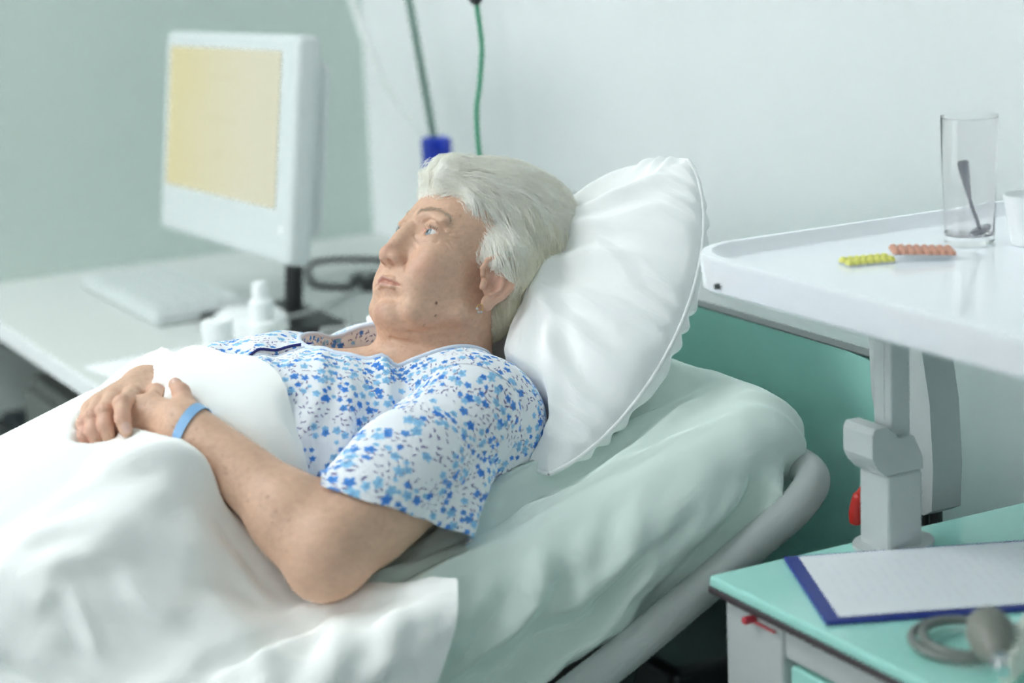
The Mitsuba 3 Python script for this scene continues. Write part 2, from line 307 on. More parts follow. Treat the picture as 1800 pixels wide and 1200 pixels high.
for i in range(2):
    z1 = CT - .062 - i * .17
    k = add('bedside_cabinet__drawer', bx((cxl + .018, cyn + .11, z1 - .162), (cxl + .034, cyb - .11, z1), .003), 'mint_laminate')
    add(k + '__handle', bx((cxl + .004, (cyn + cyb) / 2 - .06, z1 - .09), (cxl + .018, (cyn + cyb) / 2 + .06, z1 - .075), .004), 'light_metal')
add('bedside_cabinet__door', bx((cxl + .018, cyn + .11, .15), (cxl + .034, cyb - .11, CT - .405), .003), 'mint_laminate')
mat('red_mark', (.5, .04, .06), .4)
add('bedside_cabinet__lock_tab', cat([bx((cxl - .002, cyb - .066, CT - .032), (cxl + .012, cyb - .058, CT - .025), .002), tube([(cxl + .008, cyb - .062, CT - .030), (cxl + .008, cyb - .10, CT - .030)], .0012, 8)]), 'red_mark')
say('bedside_cabinet__lock_tab', 'tiny red catch under the top')

# tray on its column
say('tray_table', 'white over-bed tray on a grey column fixed to the bedside cabinet', 'tray table')
pcx, pcy = 1.262, 1.600
add('tray_table__column_base', rbox((.044, .047, .082), (pcx, pcy, CT + .0415), .004, 10), 'light_metal')
hd = Polygon([(-.026, 0), (.022, 0), (.022, .012), (.010, .036), (-.008, .036), (-.022, .050), (-.038, .050), (-.041, .044), (-.041, .020), (-.036, .010)])
h = extrude(hd, .047); h = rot(h, 90, [1, 0, 0]); h = move(h, pcx, pcy + .0235, CT + .0830)
add('tray_table__column_head', h, 'light_metal', 25)
add('tray_table__post', bx((pcx - .010, pcy - .013, CT + .10), (pcx + .015, pcy + .015, TZ - .045), .003), 'pale_metal')
add('tray_table__post_groove', bx((pcx - .0108, pcy - .0035, CT + .135), (pcx - .0095, pcy + .0035, TZ - .05), .0004), 'grey_plastic')
fl = extrude(Polygon(np.stack([.044 * np.cos(np.linspace(0, 2 * np.pi, 32, False)), .036 * np.sin(np.linspace(0, 2 * np.pi, 32, False))], 1)), .004)
add('tray_table__base_flange', move(fl, pcx + .003, pcy, CT + .0005), 'light_metal')
add('tray_table__lever', tube(catmull([(pcx - .01, pcy + .0235, CT + .060), (pcx - .012, pcy + .034, CT + .045), (pcx - .014, pcy + .038, CT + .028), (pcx - .012, pcy + .040, CT + .016)], 6), [.006] * 6 + [.008] * 12 + [.006], 12), 'red_plastic')
say('tray_table__lever', 'red release lever')

tx0, tx1, ty1, ty0 = 1.105, 1.665, 1.741, .90
# shallow tray: outer shape, hollowed with a sloping rim
def rrect(x0, y0, x1, y1, r, n=8):
    return Polygon([(x0 + r, y0 + r), (x1 - r, y0 + r), (x1 - r, y1 - r), (x0 + r, y1 - r)]).buffer(r, quad_segs=n)
rings = [(-.032, .022, .045), (-.038, .006, .060), (-.034, .0, .066), (-.004, -.003, .068), (0, -.001, .067), (0.0005, .008, .06), (-.003, .012, .056), (-.011, .020, .05), (-.0130, .026, .046), (-.0130, .10, .02)]
vs = []
for dz, ins, r in rings:
    th = np.radians(np.concatenate([np.linspace(90 * k, 90 * k + 90, 9) for k in range(4)]))
    cc = np.repeat(np.array([[tx1 - ins - r, ty1 - ins - r], [tx0 + ins + r, ty1 - ins - r], [tx0 + ins + r, ty0 + ins + r], [tx1 - ins - r, ty0 + ins + r]]), 9, axis=0)
    pts = cc + r * np.stack([np.cos(th), np.sin(th)], 1)
    vs.append(np.c_[pts, np.full(len(pts), TZ + dz)])
n_ = len(vs[0]); assert all(len(v) == n_ for v in vs)
V = np.vstack(vs + [[[(tx0 + tx1) / 2, (ty0 + ty1) / 2, TZ - .032]], [[(tx0 + tx1) / 2, (ty0 + ty1) / 2, TZ - .0130]]])
F = []
for i in range(len(vs) - 1):
    for j in range(n_):
        a, b = i * n_ + j, i * n_ + (j + 1) % n_
        F += [[a, b, b + n_], [a, b + n_, a + n_]]
L_ = (len(vs) - 1) * n_
F += [[(j + 1) % n_, j, len(V) - 2] for j in range(n_)] + [[L_ + j, L_ + (j + 1) % n_, len(V) - 1] for j in range(n_)]
mat('tray_plastic', (0.78, 0.81, 0.85), 0.14, 0.5, clearcoat=0.5, clearcoat_gloss=0.9)
tray = trimesh.Trimesh(V, F, process=False); trimesh.repair.fix_normals(tray)
add('tray_table__tray', tray, 'tray_plastic', 40)
add('tray_table__bracket', bx((1.17, 1.45, TZ - .045), (1.40, 1.63, TZ - .031), .003), 'light_metal')
add('tray_table__bed_knob', move(rot(trimesh.creation.cylinder(.003, .007, sections=24), 90, [0, 1, 0]), tx0 - .001, ty1 - .075, TZ - .027), 'dark_metal')
tf = TZ - .0130
# on the tray
def tp(px, py, z=tf):
    r = RIGHT * (px - 900) / 3651 + DOWN * (py - 600) / 3651 + FWD
    return CAM + r * ((z - CAM[2]) / r[2])
g = tp(1703, 428)
say('drinking_glass', 'tall clear drinking glass holding a spoon on the tray', 'glass')
add('drinking_glass', lathe([(0, 0), (.024, 0), (.0255, .002), (.0290, .128), (.0287, .1295), (.0280, .128), (.0240, .012), (.021, .009), (0, .009)], g + [0, 0, .0006], 64), 'glass', 40)
sp = catmull([g + [.010, -.006, .0115], g + [.008, -.004, .022], g + [.0015, 0.000, .045], g + [-.003, .004, .075], g + [-.004, .005, .085]], 6)
say('teaspoon', 'metal teaspoon standing inside the drinking glass', 'spoon')
mat('steel_dark', (0.30, 0.31, 0.34), 0.25, 0.5, metallic=0.9)
rr = np.interp(np.linspace(0, 1, len(sp)), [0, .5, .55, .75, .95, 1], [.0022, .0018, .0025, .0052, .006, .004])
add('teaspoon__handle', tube(sp, rr, 12), 'steel_dark')
bw = trimesh.creation.icosphere(3, 1.0); bw.vertices *= [.0135, .0085, .0035]
bw = move(rot(bw, -18, [0, 1, 0]), *(g + [.010, -.006, .0135]))
add('teaspoon__bowl', bw, 'steel_dark')
c_ = tp(1812, 430)
say('cup', 'white cup partly cut off at the right edge of the tray', 'cup')
add('cup', lathe([(0, 0), (.018, 0), (.02, .002), (.028, .05), (.029, .052), (.0275, .051), (.0185, .006), (0, .005)], c_ + [0, 0, .0006], 40), 'white_plastic', 40)
mat('blister_foil', (0.62, 0.64, 0.68), 0.3, 0.5, metallic=0.4)
mat('pill_yellow', (0.74, 0.72, 0.16), 0.3, 0.5)
mat('pill_pink', (0.62, 0.31, 0.22), 0.3, 0.5)
def blister(key, p0, p1, width, rows, cols, m, zoff, tilt, label):
    """pack from p0 to p1 (centre line of the pack), pills in rows"""
    d = p1 - p0; L = np.linalg.norm(d); d /= L; s = np.cross([0, 0, 1], d)
    M = np.eye(4); M[:3, 0], M[:3, 1], M[:3, 2], M[:3, 3] = d, s, [0, 0, 1], (p0 + p1) / 2 + [0, 0, zoff]
    M = M @ trimesh.transformations.rotation_matrix(math.radians(tilt), [0, 1, 0])
    say(key, label, 'blister pack')
    add(key + '__foil', xf(rbox((L, width, .0012), (0, 0, 0), .0005, 6), M), 'blister_foil')
    for i in range(cols):
        for j in range(rows):
            e = trimesh.creation.icosphere(2, 1.0); e.vertices *= [.0046, .0056, .005]
            e.vertices[:, 2] = np.maximum(e.vertices[:, 2], 0)
            add(key + '__pill', xf(move(e, -L / 2 + (i + .5) * L / cols, -width / 2 + (j + .5) * width / rows, .0007), M), m)
blister('blister_pack', tp(1482, 466), tp(1566, 458), .030, 2, 7, 'pill_yellow', .0012, 0, 'blister pack of yellow pills lying on the tray')
blister('blister_pack_001', tp(1566, 456), tp(1676, 452), .036, 3, 8, 'pill_pink', .0062, 3.0, 'blister pack of pink pills overlapping the yellow pack on the tray')

# on the cabinet: clipboard and cuff bulb
def cp(px, py, z=CT): return tp(px, py, z)
say('clipboard', 'dark blue clipboard with a printed form lying on the mint cabinet', 'clipboard')
mat('clip_blue', (0.018, 0.035, 0.24), 0.4, 0.4)
q0, q1, q2 = cp(1377, 985), cp(1452, 1101), cp(1790, 953)
ey = (q1 - q0); wd = np.linalg.norm(ey); ey /= wd
ex = np.cross(ey, [0, 0, 1]); ex = ex if ex @ (q2 - q0) > 0 else -ex
Lc = .31
Mcb = np.eye(4); Mcb[:3, 0], Mcb[:3, 1], Mcb[:3, 2], Mcb[:3, 3] = ex, np.cross([0, 0, 1], ex), [0, 0, 1], q0 + ey * wd / 2 + ex * Lc / 2
sgn = 1 if (np.cross([0, 0, 1], ex) @ ey) > 0 else -1      # local y towards the near edge
add('clipboard__board', xf(rbox((Lc, wd, .004), (0, 0, .0026), .0015, 8), Mcb), 'clip_blue')
def form_fn(p, n, uv):
    x, y = uv.x, uv.y
    row = dr.floor(x * 26); inrow = mk.smoothstep(.30, .38, x * 26 - row) * mk.smoothstep(.72, .64, x * 26 - row)
    word = mk.smoothstep(.35, .5, mk.noise(y * 34, row * 7.3))
    ink = inrow * word * mk.smoothstep(.0, .05, y - .1) * mk.smoothstep(.0, .05, .92 - y) * mk.smoothstep(.03, .06, x)
    return mk.mix((0.80, 0.82, 0.86), (0.30, 0.32, 0.40), ink * 0.05)
mat('form_paper', mk.proc(form_fn), 0.6, 0.3)
pl, pw = Lc - .012 - .018, wd - .014
pg = np.zeros((24, 8, 3))
uu, vv = np.meshgrid(np.linspace(0, 1, 24), np.linspace(0, 1, 8), indexing='ij')
pg[..., 0] = -Lc / 2 + .014 + uu * pl; pg[..., 1] = (vv - .5) * pw - sgn * .001; pg[..., 2] = .0052 + .0004 * np.sin(uu * 5)
m = grid(pg)
if m.face_normals[0][2] < 0: m.invert()
add('clipboard__form', xf(m, Mcb), 'form_paper', True, uv=np.stack([uu.ravel(), vv.ravel()], 1))
add('clipboard__clip', xf(rbox((.03, .10, .008), (Lc / 2 - .018, 0, .0085), .003, 8), Mcb), 'chrome')
say('pressure_bulb', 'grey rubber pump bulb with coiled hose lying on the mint cabinet', 'pump bulb')
mat('rubber_grey', (0.22, 0.225, 0.20), 0.42, 0.5)
mat('rubber_hose', (0.17, 0.19, 0.175), 0.35, 0.5)
b0 = cp(1745, 1125, CT + .03)
bd = (cp(1762, 1168, CT + .02) - cp(1738, 1095, CT + .034)); bd /= np.linalg.norm(bd)
M = trimesh.geometry.align_vectors([0, 0, 1], bd); M[:3, 3] = b0
prof = [(0, -.032), (.010, -.031), (.0175, -.026), (.0205, -.014), (.020, -.002), (.0165, .012), (.0115, .022), (.0095, .026), (0, .026)]
add('pressure_bulb__bulb', xf(lathe(prof, n=40), M), 'rubber_grey', 40)
add('pressure_bulb__valve', xf(lathe([(0, .024), (.008, .024), (.008, .03), (.0098, .031), (.0098, .038), (.006, .040), (.006, .047), (0, .047)], n=32), M), 'chrome', 30)
hc = cp(1700, 1140)
th = np.linspace(.9, 2 * np.pi * 1.9 + .4, 70)
R_ = .043 + .006 * np.sin(th * .5 + 1)
hose = np.stack([hc[0] + R_ * np.cos(th), hc[1] + R_ * 1.02 * np.sin(th), CT + .006 + .008 * (th / th.max()) + .002 * np.sin(th)], 1)
add('pressure_bulb__hose', tube(hose, .0042, 12), 'rubber_hose')
mat('cream_plastic', (0.66, 0.69, 0.62), 0.35, 0.5)
a_, b_ = cp(1772, 1168, CT + .022), cp(1822, 1105, CT + .024)
say('hand_unit', 'cream plastic hand unit beside the grey bulb at the cabinet edge', 'hand unit')
pts_ = manifold3d.Manifold.batch_hull([manifold3d.Manifold.sphere(r, 20).translate(list(p)) for p, r in ((a_, .007), (a_ + [0, 0, -.008], .009), (b_, .016), (b_ * 1.0 + (b_ - a_) * .6, .017))])
add('hand_unit', man(pts_), 'cream_plastic', 40)

# ---------------------------------------------------------------- the patient's joints (shared by bedding and body)
SH_L, EL_L, WR_L = np.array([.935, 1.895, .882]), np.array([.731, 1.785, .813]), np.array([.648, 1.945, .910])
SH_R, EL_R, WR_R = np.array([.955, 2.215, .845]), np.array([.760, 2.330, .800]), np.array([.640, 2.135, .905])
HEAD_T = np.array([1.00858232, 2.06038017, 0.99856591])
HEAD_M = np.array([[-0.8215989160531816, 0.1559169364271375, 0.5483293992441153], [-0.03919057236137562, -0.9750428060621241, 0.21853060514373276], [0.5687172585549204, 0.1580551653115906, 0.8072045865455058]])
HEAD_S = 0.8764

def seg_dist(P, a, b):
    d = b - a; t = np.clip(((P - a) @ d) / (d @ d), 0, 1)
    return np.linalg.norm(P - a - t[..., None] * d, axis=-1), t

# ---------------------------------------------------------------- bed: frame, headboard, mattress with fitted sheet
BW0, BW1, BX0, BX1 = 1.725, 2.555, -0.95, 1.268
def z_m(X):
    X = np.asarray(X, float)
    k = 0.05                                          # rounded bend between seat and back rest
    u = X - 0.62
    return 0.70 + 0.30 * (0.5 * (u + np.sqrt(u * u + k * k)) - k * 0.0)
say('hospital_bed', 'hospital bed with grey tube frame and mint green headboard', 'bed')
half = [(.30, .52), (.62, .53), (.78, .568), (.97, .650), (1.10, .716), (1.175, .757), (1.222, .784)]
tubep = [(x, 1.704, z) for x, z in half] + [(1.252, 1.720, .803), (1.264, 1.772, .808), (1.264, 1.86, .808), (1.264, 2.14, .808), (1.264, 2.42, .808), (1.264, 2.507, .808), (1.252, 2.560, .803)] + [(x, 2.576, z) for x, z in half[::-1]]
add('hospital_bed__back_rest_tube', tube(catmull(tubep, 10), .0195, 20), 'tube_metal')
for y in (1.775, 2.505):
    add('hospital_bed__side_rail', bx((-.95, y - .02, .44), (1.33, y + .02, .50), .005), 'light_metal')
for x in (-.6, .1, .7):
    add('hospital_bed__cross_bar', bx((x, 1.76, .45), (x + .05, 2.52, .49), .004), 'dark_metal')
add('hospital_bed__back_rest_strut', tube([(.95, 1.86, .20), (1.02, 1.86, .38), (1.13, 1.86, .70)], .022, 14), 'dark_metal')
add('hospital_bed__back_rest_strut', tube([(.95, 2.42, .20), (1.02, 2.42, .38), (1.13, 2.42, .70)], .022, 14), 'dark_metal')
add('hospital_bed__added_dark_block', bx((1.16, 1.86, .24), (1.36, 2.42, .56), .015), 'black_plastic')  # added black block, keeps the space under the head end dark
add('hospital_bed__under_frame', bx((-.7, 1.80, .17), (1.20, 2.48, .22), .006), 'dark_metal')
for x in (-.75, 1.18):
    for y in (1.80, 2.45):
        k = add('hospital_bed__leg', bx((x - .02, y - .02, .10), (x + .02, y + .02, .46), .005), 'light_metal')
        add(k + '__caster', move(rot(trimesh.creation.cylinder(.055, .035, sections=28), 90, [1, 0, 0]), x, y, .055), 'black_plastic')
# headboard: mint panel with dark edge, grey moulded ends
HB = 1.405
hbp = Polygon([(1.80, .50), (2.48, .50), (2.50, .60), (2.49, .885), (2.44, .893), (1.86, .893), (1.80, .888)])
def wall_plate(poly, x, t):                           # polygon given in (y, z), thickness along x
    h = extrude(poly, t)
    return xf(h, np.array([[0, 0, 1, x], [1, 0, 0, 0], [0, 1, 0, 0], [0, 0, 0, 1.0]]))
add('hospital_bed__headboard_panel', wall_plate(hbp, HB, .018), 'mint_laminate', False)
add('hospital_bed__headboard_edge', bx((HB - .001, 1.79, .8932), (HB + .019, 2.47, .8952), .0005), 'edge_grey')
def curved(pts): return Polygon(catmull(np.array(pts + [pts[0]]), 8))
post_in = Polygon([(1.715, .915), (1.735, .925), (1.765, .90), (1.772, .80), (1.752, .66), (1.735, .655), (1.728, .74)])
e1 = [(1.788, 1.0), (1.800, .93), (1.795, .86), (1.778, .80), (1.774, .792), (1.748, .792), (1.750, .86), (1.764, .92), (1.768, 1.0)]
e2 = [(1.752, 1.0), (1.744, .92), (1.726, .83), (1.715, .79), (1.770, .79), (1.766, .765), (1.720, .745), (1.700, .742), (1.686, .75), (1.684, .80), (1.690, .87), (1.704, .93), (1.716, 1.0)]
add('hospital_bed__headboard_end', wall_plate(Polygon(e2), HB - .02, .04), 'grey_plastic', 30)
add('hospital_bed__headboard_grip', wall_plate(Polygon(e1), HB - .016, .03), 'grey_plastic', 30)
mir = lambda pts: [(4.28 - y, z) for y, z in pts][::-1]
add('hospital_bed__headboard_end', wall_plate(Polygon(mir(e2)), HB - .02, .04), 'grey_plastic', 30)
add('hospital_bed__headboard_grip', wall_plate(Polygon(mir(e1)), HB - .016, .03), 'grey_plastic', 30)
for y in (1.735, 2.545):
    for dy in (-.02, .0, .02):
        add('hospital_bed__headboard_bar', tube([(HB + .01, y + dy, .20), (HB + .01, y + dy, .76)], .007, 12), 'dark_metal')
    add('hospital_bed__headboard_bracket', bx((1.30, y - .03, .30), (HB + .02, y + .03, .36), .004), 'dark_metal')

rngs = np.random.RandomState(3)
def lines_folds(P2, lines):
    """P2 (..., 2); lines: (x0, y0, x1, y1, width, height): soft creases that fade at their ends"""
    out = np.zeros(P2.shape[:-1])
    for x0, y0, x1, y1, w, h in lines:
        a, b = np.array([x0, y0]), np.array([x1, y1]); d = b - a; L2 = d @ d
        q = P2 - a; t = (q @ d) / L2
        n = (q[..., 0] * d[1] - q[..., 1] * d[0]) / math.sqrt(L2)
        n = n + 0.35 * w * np.sin(t * 5 + x0 * 40)
        fade = sst(-.12, .3, t) * sst(1.12, .7, t)
        out += h * fade * (np.exp(-(n / w) ** 2) - 0.45 * np.exp(-((n - 1.5 * w) / w) ** 2))
    return out
def draped(x0, x1, y0, y1, rc, re, skirt, n=(260, 170), nt=26):
    """unfolded rounded rectangle: rows of points with (x, y, h) and outward direction; returns pos2, h, dir2"""
    return None

def build_sheet():
    rc, re, L = .060, .045, .088
    ix0, ix1, iy0, iy1 = BX0 + re + rc, BX1 - re - rc, BW0 + re + rc, BW1 - re - rc
    # perimeter-ring parametrisation: inner grid + skirt rings
    nx, ny = 300, 120
    X = np.linspace(BX0 + re, BX1 - re, nx); Y = np.linspace(BW0 + re, BW1 - re, ny)
    gx, gy = np.meshgrid(X, Y, indexing='ij')
    # squeeze the grid's corners onto the rounded plan
    cxn = np.clip(gx, ix0, ix1); cyn_ = np.clip(gy, iy0, iy1)
    ddx, ddy = gx - cxn, gy - cyn_
    m = np.maximum(np.abs(ddx), np.abs(ddy)); l = np.hypot(ddx, ddy) + 1e-12
    px, py = cxn + ddx * m / l, cyn_ + ddy * m / l
    top = np.stack([px, py, np.zeros_like(px)], -1)
    faces = []
    idx = np.arange(nx * ny).reshape(nx, ny)
    q = np.stack([idx[:-1, :-1], idx[1:, :-1], idx[1:, 1:], idx[:-1, 1:]], -1).reshape(-1, 4)
    ring = np.concatenate([idx[:, 0], idx[-1, 1:], idx[-2::-1, -1], idx[0, -2:0:-1]])
    rp = top.reshape(-1, 3)[ring][:, :2]
    base = np.stack([np.clip(rp[:, 0], ix0, ix1), np.clip(rp[:, 1], iy0, iy1)], 1)
    out = rp - base
    e = np.where(np.linalg.norm(out, axis=1, keepdims=True) < rc * .5, 0, 1)
    out = out / (np.linalg.norm(out, axis=1, keepdims=True) + 1e-12)
    V = [top.reshape(-1, 3)]; U = [top.reshape(-1, 3)[:, :2]]; H = [np.zeros(nx * ny)]; D = [np.zeros((nx * ny, 2))]
    F = [q]; prev = ring; at0 = nx * ny
    dd = np.concatenate([np.linspace(0, re * math.pi / 2, 9)[1:], re * math.pi / 2 + np.linspace(0, L, 22)[1:]])
    for d in dd:
        if d <= re * math.pi / 2 + 1e-9: g, h = re * math.sin(d / re), re * (1 - math.cos(d / re))
        else: g, h = re, re + d - re * math.pi / 2
        V.append(np.c_[rp + out * g, np.zeros(len(rp))]); H.append(np.full(len(rp), h)); U.append(rp + out * d); D.append(np.repeat(out * (1 if d > re else d / re), 1, axis=0))
        cur = at0 + np.arange(len(ring)); at0 += len(ring)
        F.append(np.stack([prev, np.roll(prev, -1), np.roll(cur, -1), cur], -1)); prev = cur
    V, U, H, D, F = np.vstack(V), np.vstack(U), np.concatenate(H), np.vstack(D), np.vstack(F)
    # wrinkles: amplitude along the local outward direction
    rs = np.random.RandomState(11)
    lines = []
    for i in range(40):                                # creases running from the head-end corner down along the near side
        x1 = 1.25 - rs.rand() * .06; y1 = 1.76 + rs.rand() * .10
        a = math.radians(195 - rs.rand() * 50); Lg = .12 + rs.rand() * .3
        x0 = x1 - rs.rand() * .40; y0 = y1 - .02 + rs.rand() * .22
        lines.append((x0, y0, x0 + Lg * math.cos(a), y0 + Lg * math.sin(a) * .6 - .02, .006 + rs.rand() * .010, .003 + rs.rand() * .007))
    for i in range(44):                                # slanting creases on the hanging side
        x0 = .5 + rs.rand() * .72; y0 = 1.74 - rs.rand() * .13; Lg = .08 + rs.rand() * .22; a = math.radians(200 + rs.rand() * 45)
        lines.append((x0, y0, x0 + Lg * math.cos(a), y0 + Lg * math.sin(a) * .5, .007 + rs.rand() * .014, .004 + rs.rand() * .009))
    P3 = np.c_[U * 1.0, np.zeros(len(U))]
    w = lines_folds(U, lines) + .010 * (meshkit.fbm(P3 * [7, 9, 1] + [3, 1, 0], 3, 5) - .5) + .003 * (meshkit.fbm(P3 * [30, 22, 1], 3, 8) - .5)
    side = sst(0, .05, H)
    w = w * (1 + .6 * side) + side * .012 * (meshkit.fbm(np.c_[U[:, 0] * 9 - H * 9, H * 5, H * 0], 3, 9) - .5) * 2
    corner = np.exp(-((U[:, 0] - 1.27) ** 2 + (U[:, 1] - 1.74) ** 2) / .0035)
    ang = np.arctan2(U[:, 1] - iy0, U[:, 0] - ix1)
    w = w + corner * .006 * np.sin(ang * 13)
    slope = 0.30 * sst(.54, .70, V[:, 0]); nl = np.sqrt(1 + slope ** 2)
    nrm = np.stack([-slope / nl, 0 * nl, 1 / nl], 1)
    pos = np.c_[V[:, 0], V[:, 1], z_m(V[:, 0])] - nrm * H[:, None]
    # the hanging side narrows a little towards the frame tube
    disp = nrm * (1 - side)[:, None] * w[:, None] + np.c_[D, np.zeros(len(D))] * side[:, None] * (w[:, None])
    pos = pos + disp
    pos[:, 1] += np.where(V[:, 1] < 2.1, 1, -1) * (-.006 * side + .016 * sst(.05, .10, H))
    F[len(q):] = F[len(q):, ::-1]
    m = trimesh.Trimesh(pos, np.vstack([F[:, [0, 1, 2]], F[:, [0, 2, 3]]]), process=False)
    return m
def weave(p, n, uv): return mk.fbm(p.x * 260, p.y * 260, p.z * 260, 2)
mat('sheet_mint', mk.proc(lambda p, n, uv: mk.mix((0.655, 0.76, 0.715), (0.685, 0.785, 0.74), mk.fbm(p.x * 20, p.y * 20, p.z * 20))), 0.85, 0.12, sheen=0.3, bump=(weave, .00045))
mat('mattress_core', (0.30, 0.36, 0.38), 0.8, 0.1)
say('mattress', 'bed mattress under a pale mint fitted sheet, raised at the head end', 'mattress')
xs = np.linspace(BX0 + .05, BX1 - .05, 40)
core = np.array([[(x, y, float(z_m(x)) - dz) for (y, dz) in ((BW0 + .07, .115), (BW0 + .05, .10), (BW0 + .05, .05), (BW0 + .07, .03), (BW1 - .07, .03), (BW1 - .05, .05), (BW1 - .05, .10), (BW1 - .07, .115), (BW0 + .07, .115))] for x in xs])
cm = grid(core); capl = [[0, i, i + 1] for i in range(1, 7)]; o_ = (len(xs) - 1) * 9
cm = trimesh.Trimesh(cm.vertices, np.vstack([cm.faces, [[a, c, b] for a, b, c in capl], [[o_ + a, o_ + b, o_ + c] for a, b, c in capl]]), process=False)
add('mattress__core', cm, 'mattress_core', 40)
add('mattress__fitted_sheet', build_sheet(), 'sheet_mint', True)

# ---------------------------------------------------------------- pillow
def head_block(P):
    """rough solid of head and neck, for the dent in the pillow: signed distance"""
    c = HEAD_T + HEAD_S * HEAD_M @ np.array([-.005, 0, .055])
    n0 = HEAD_T + HEAD_S * HEAD_M @ np.array([-.03, 0, -.06])
    q = (P - c) @ HEAD_M / (HEAD_S * np.array([.099, .078, .090]))
    k = np.linalg.norm(q, axis=-1)
    d1 = (k - 1) * .075
    d2 = seg_dist(P, n0, np.array([1.005, 2.06, .865]))[0] - .058
    d3 = seg_dist(P, np.array([.985, 1.94, .850]), np.array([.985, 2.18, .850]))[0] - .075
    return smin(smin(d1, d2, .03), d3, .03)
def build_pillow():
    n = 150
    NT, NB, FT, FB = np.array([1.262, 1.935, 1.132]), np.array([.980, 1.795, .818]), np.array([1.335, 2.42, 1.015]), np.array([1.015, 2.38, .872])
    a, b = np.meshgrid(np.linspace(-1, 1, n), np.linspace(-1, 1, n), indexing='ij')   # a: bottom -> top, b: near -> far
    def wgt(s): return (1 + s) / 2
    def surf(sign):
        A, B = wgt(a), wgt(b)
        # edges bow inwards between the corners
        bow_a = .035 * (1 - b ** 2) * a * .6; bow_b = .030 * (1 - a ** 2) * b
        A2, B2 = A - bow_a * .5, B - bow_b * .5
        c4 = 1 - .07 * a ** 4 * b ** 4
        A2, B2 = .5 + (A2 - .5) * c4, .5 + (B2 - .5) * c4
        P = ((1 - A2) * (1 - B2))[..., None] * NB + (A2 * (1 - B2))[..., None] * NT + ((1 - A2) * B2)[..., None] * FB + (A2 * B2)[..., None] * FT
        P = P + ((1 - a ** 2) * (1 - B) ** 2)[..., None] * np.array([.062, -.012, -.018])     # the near end bulges
        P[..., 2] -= .035 * np.exp(-((b - .15) / .42) ** 2) * sst(-.2, 1, a)                        # sags where the head rests
        nv = np.cross(NT - NB, FB - NB); nv /= np.linalg.norm(nv); nv = nv if nv[0] < 0 else -nv
        t = ((1 - np.abs(a) ** 2.6) * (1 - np.abs(b) ** 2.6)) ** .55
        th = (.082 if sign > 0 else .070) * t
        q = np.stack([a * 3, b * 3, a * 0 + sign], -1)
        th = th * (1 + .16 * (meshkit.fbm(q, 3, 21) - .5))
        P = P + sign * nv * th[..., None]
        # creases fanning from the corners and along the seam
        edge = np.maximum(np.abs(a), np.abs(b))
        ph = np.where(np.abs(a) > np.abs(b), b, a)
        pk = np.sin(ph * 34 + 3 * np.sin(ph * 9)) * .0036 * sst(.72, .95, edge) * sst(1.0, .975, edge)
        L = [(-.9, -.95, .2, -.25, .05, .005), (-.95, -.7, .1, -.35, .06, .004), (.95, -.9, .1, -.2, .07, .007), (.6, -.95, .2, -.3, .05, .005), (.25, -.95, -.05, -.2, .05, .0045), (-.1, -.97, -.2, -.3, .05, .004), (-.4, -.95, -.2, -.4, .05, .0045), (.95, -.5, .4, -.1, .06, .005), (.85, -.97, .45, -.5, .04, .005), (-.7, -.96, -.35, -.6, .04, .004), (.4, -.9, .3, -.5, .04, .003), (.05, -.9, .25, -.55, .04, .003)]
        cr = 1.9 * lines_folds(np.stack([a, b], -1), L) * t + .006 * (meshkit.fbm(np.stack([a * 2.2 + b * 1.4, b * 4.5 - a * 3, a * 0], -1), 3, 27) - .5) * t
        P = P + sign * nv * (pk + cr)[..., None]
        if sign > 0:
            d = head_block(P)
            P = P - nv * np.maximum(0, .012 - d)[..., None] * 1.15
            d = head_block(P)
            P = P - nv * np.maximum(0, .006 - d)[..., None] * 1.1
        else:                                         # rests on the mattress
            lim = z_m(P[..., 0]) + .006
            P[..., 2] = np.maximum(P[..., 2], np.where(P[..., 0] < BX1, lim, P[..., 2]))
        return P
    f, k = surf(1), surf(-1)
    V = np.vstack([f.reshape(-1, 3), k.reshape(-1, 3)])
    i, j = np.meshgrid(np.arange(n - 1), np.arange(n - 1), indexing='ij')
    q = np.stack([i * n + j, (i + 1) * n + j, (i + 1) * n + j + 1, i * n + j + 1], -1).reshape(-1, 4)
    Fq = np.vstack([q, q[:, ::-1] + n * n])
    m = trimesh.Trimesh(V, np.vstack([Fq[:, [0, 1, 2]], Fq[:, [0, 2, 3]]]), process=False)
    m.merge_vertices(digits_vertex=6)
    trimesh.repair.fix_normals(m)
    ring = np.concatenate([f[0], f[1:, -1], f[-1, -2::-1], f[-2:0:-1, 0]])
    return m, ring
mat('pillow_cotton', mk.proc(lambda p, n, uv: mk.mix((0.85, 0.87, 0.865), (0.87, 0.89, 0.885), mk.fbm(p.x * 14, p.y * 14, p.z * 14))), 0.85, 0.12, sheen=0.3, bump=(weave, .0004))
say('pillow', 'large white pillow standing behind the patient\'s head', 'pillow')
pm, pring = build_pillow()
add('pillow__case', pm, 'pillow_cotton', True)
add('pillow__seam', tube(np.vstack([pring, pring[:1]]), .0022, 6, cap=False), 'pillow_cotton', True)


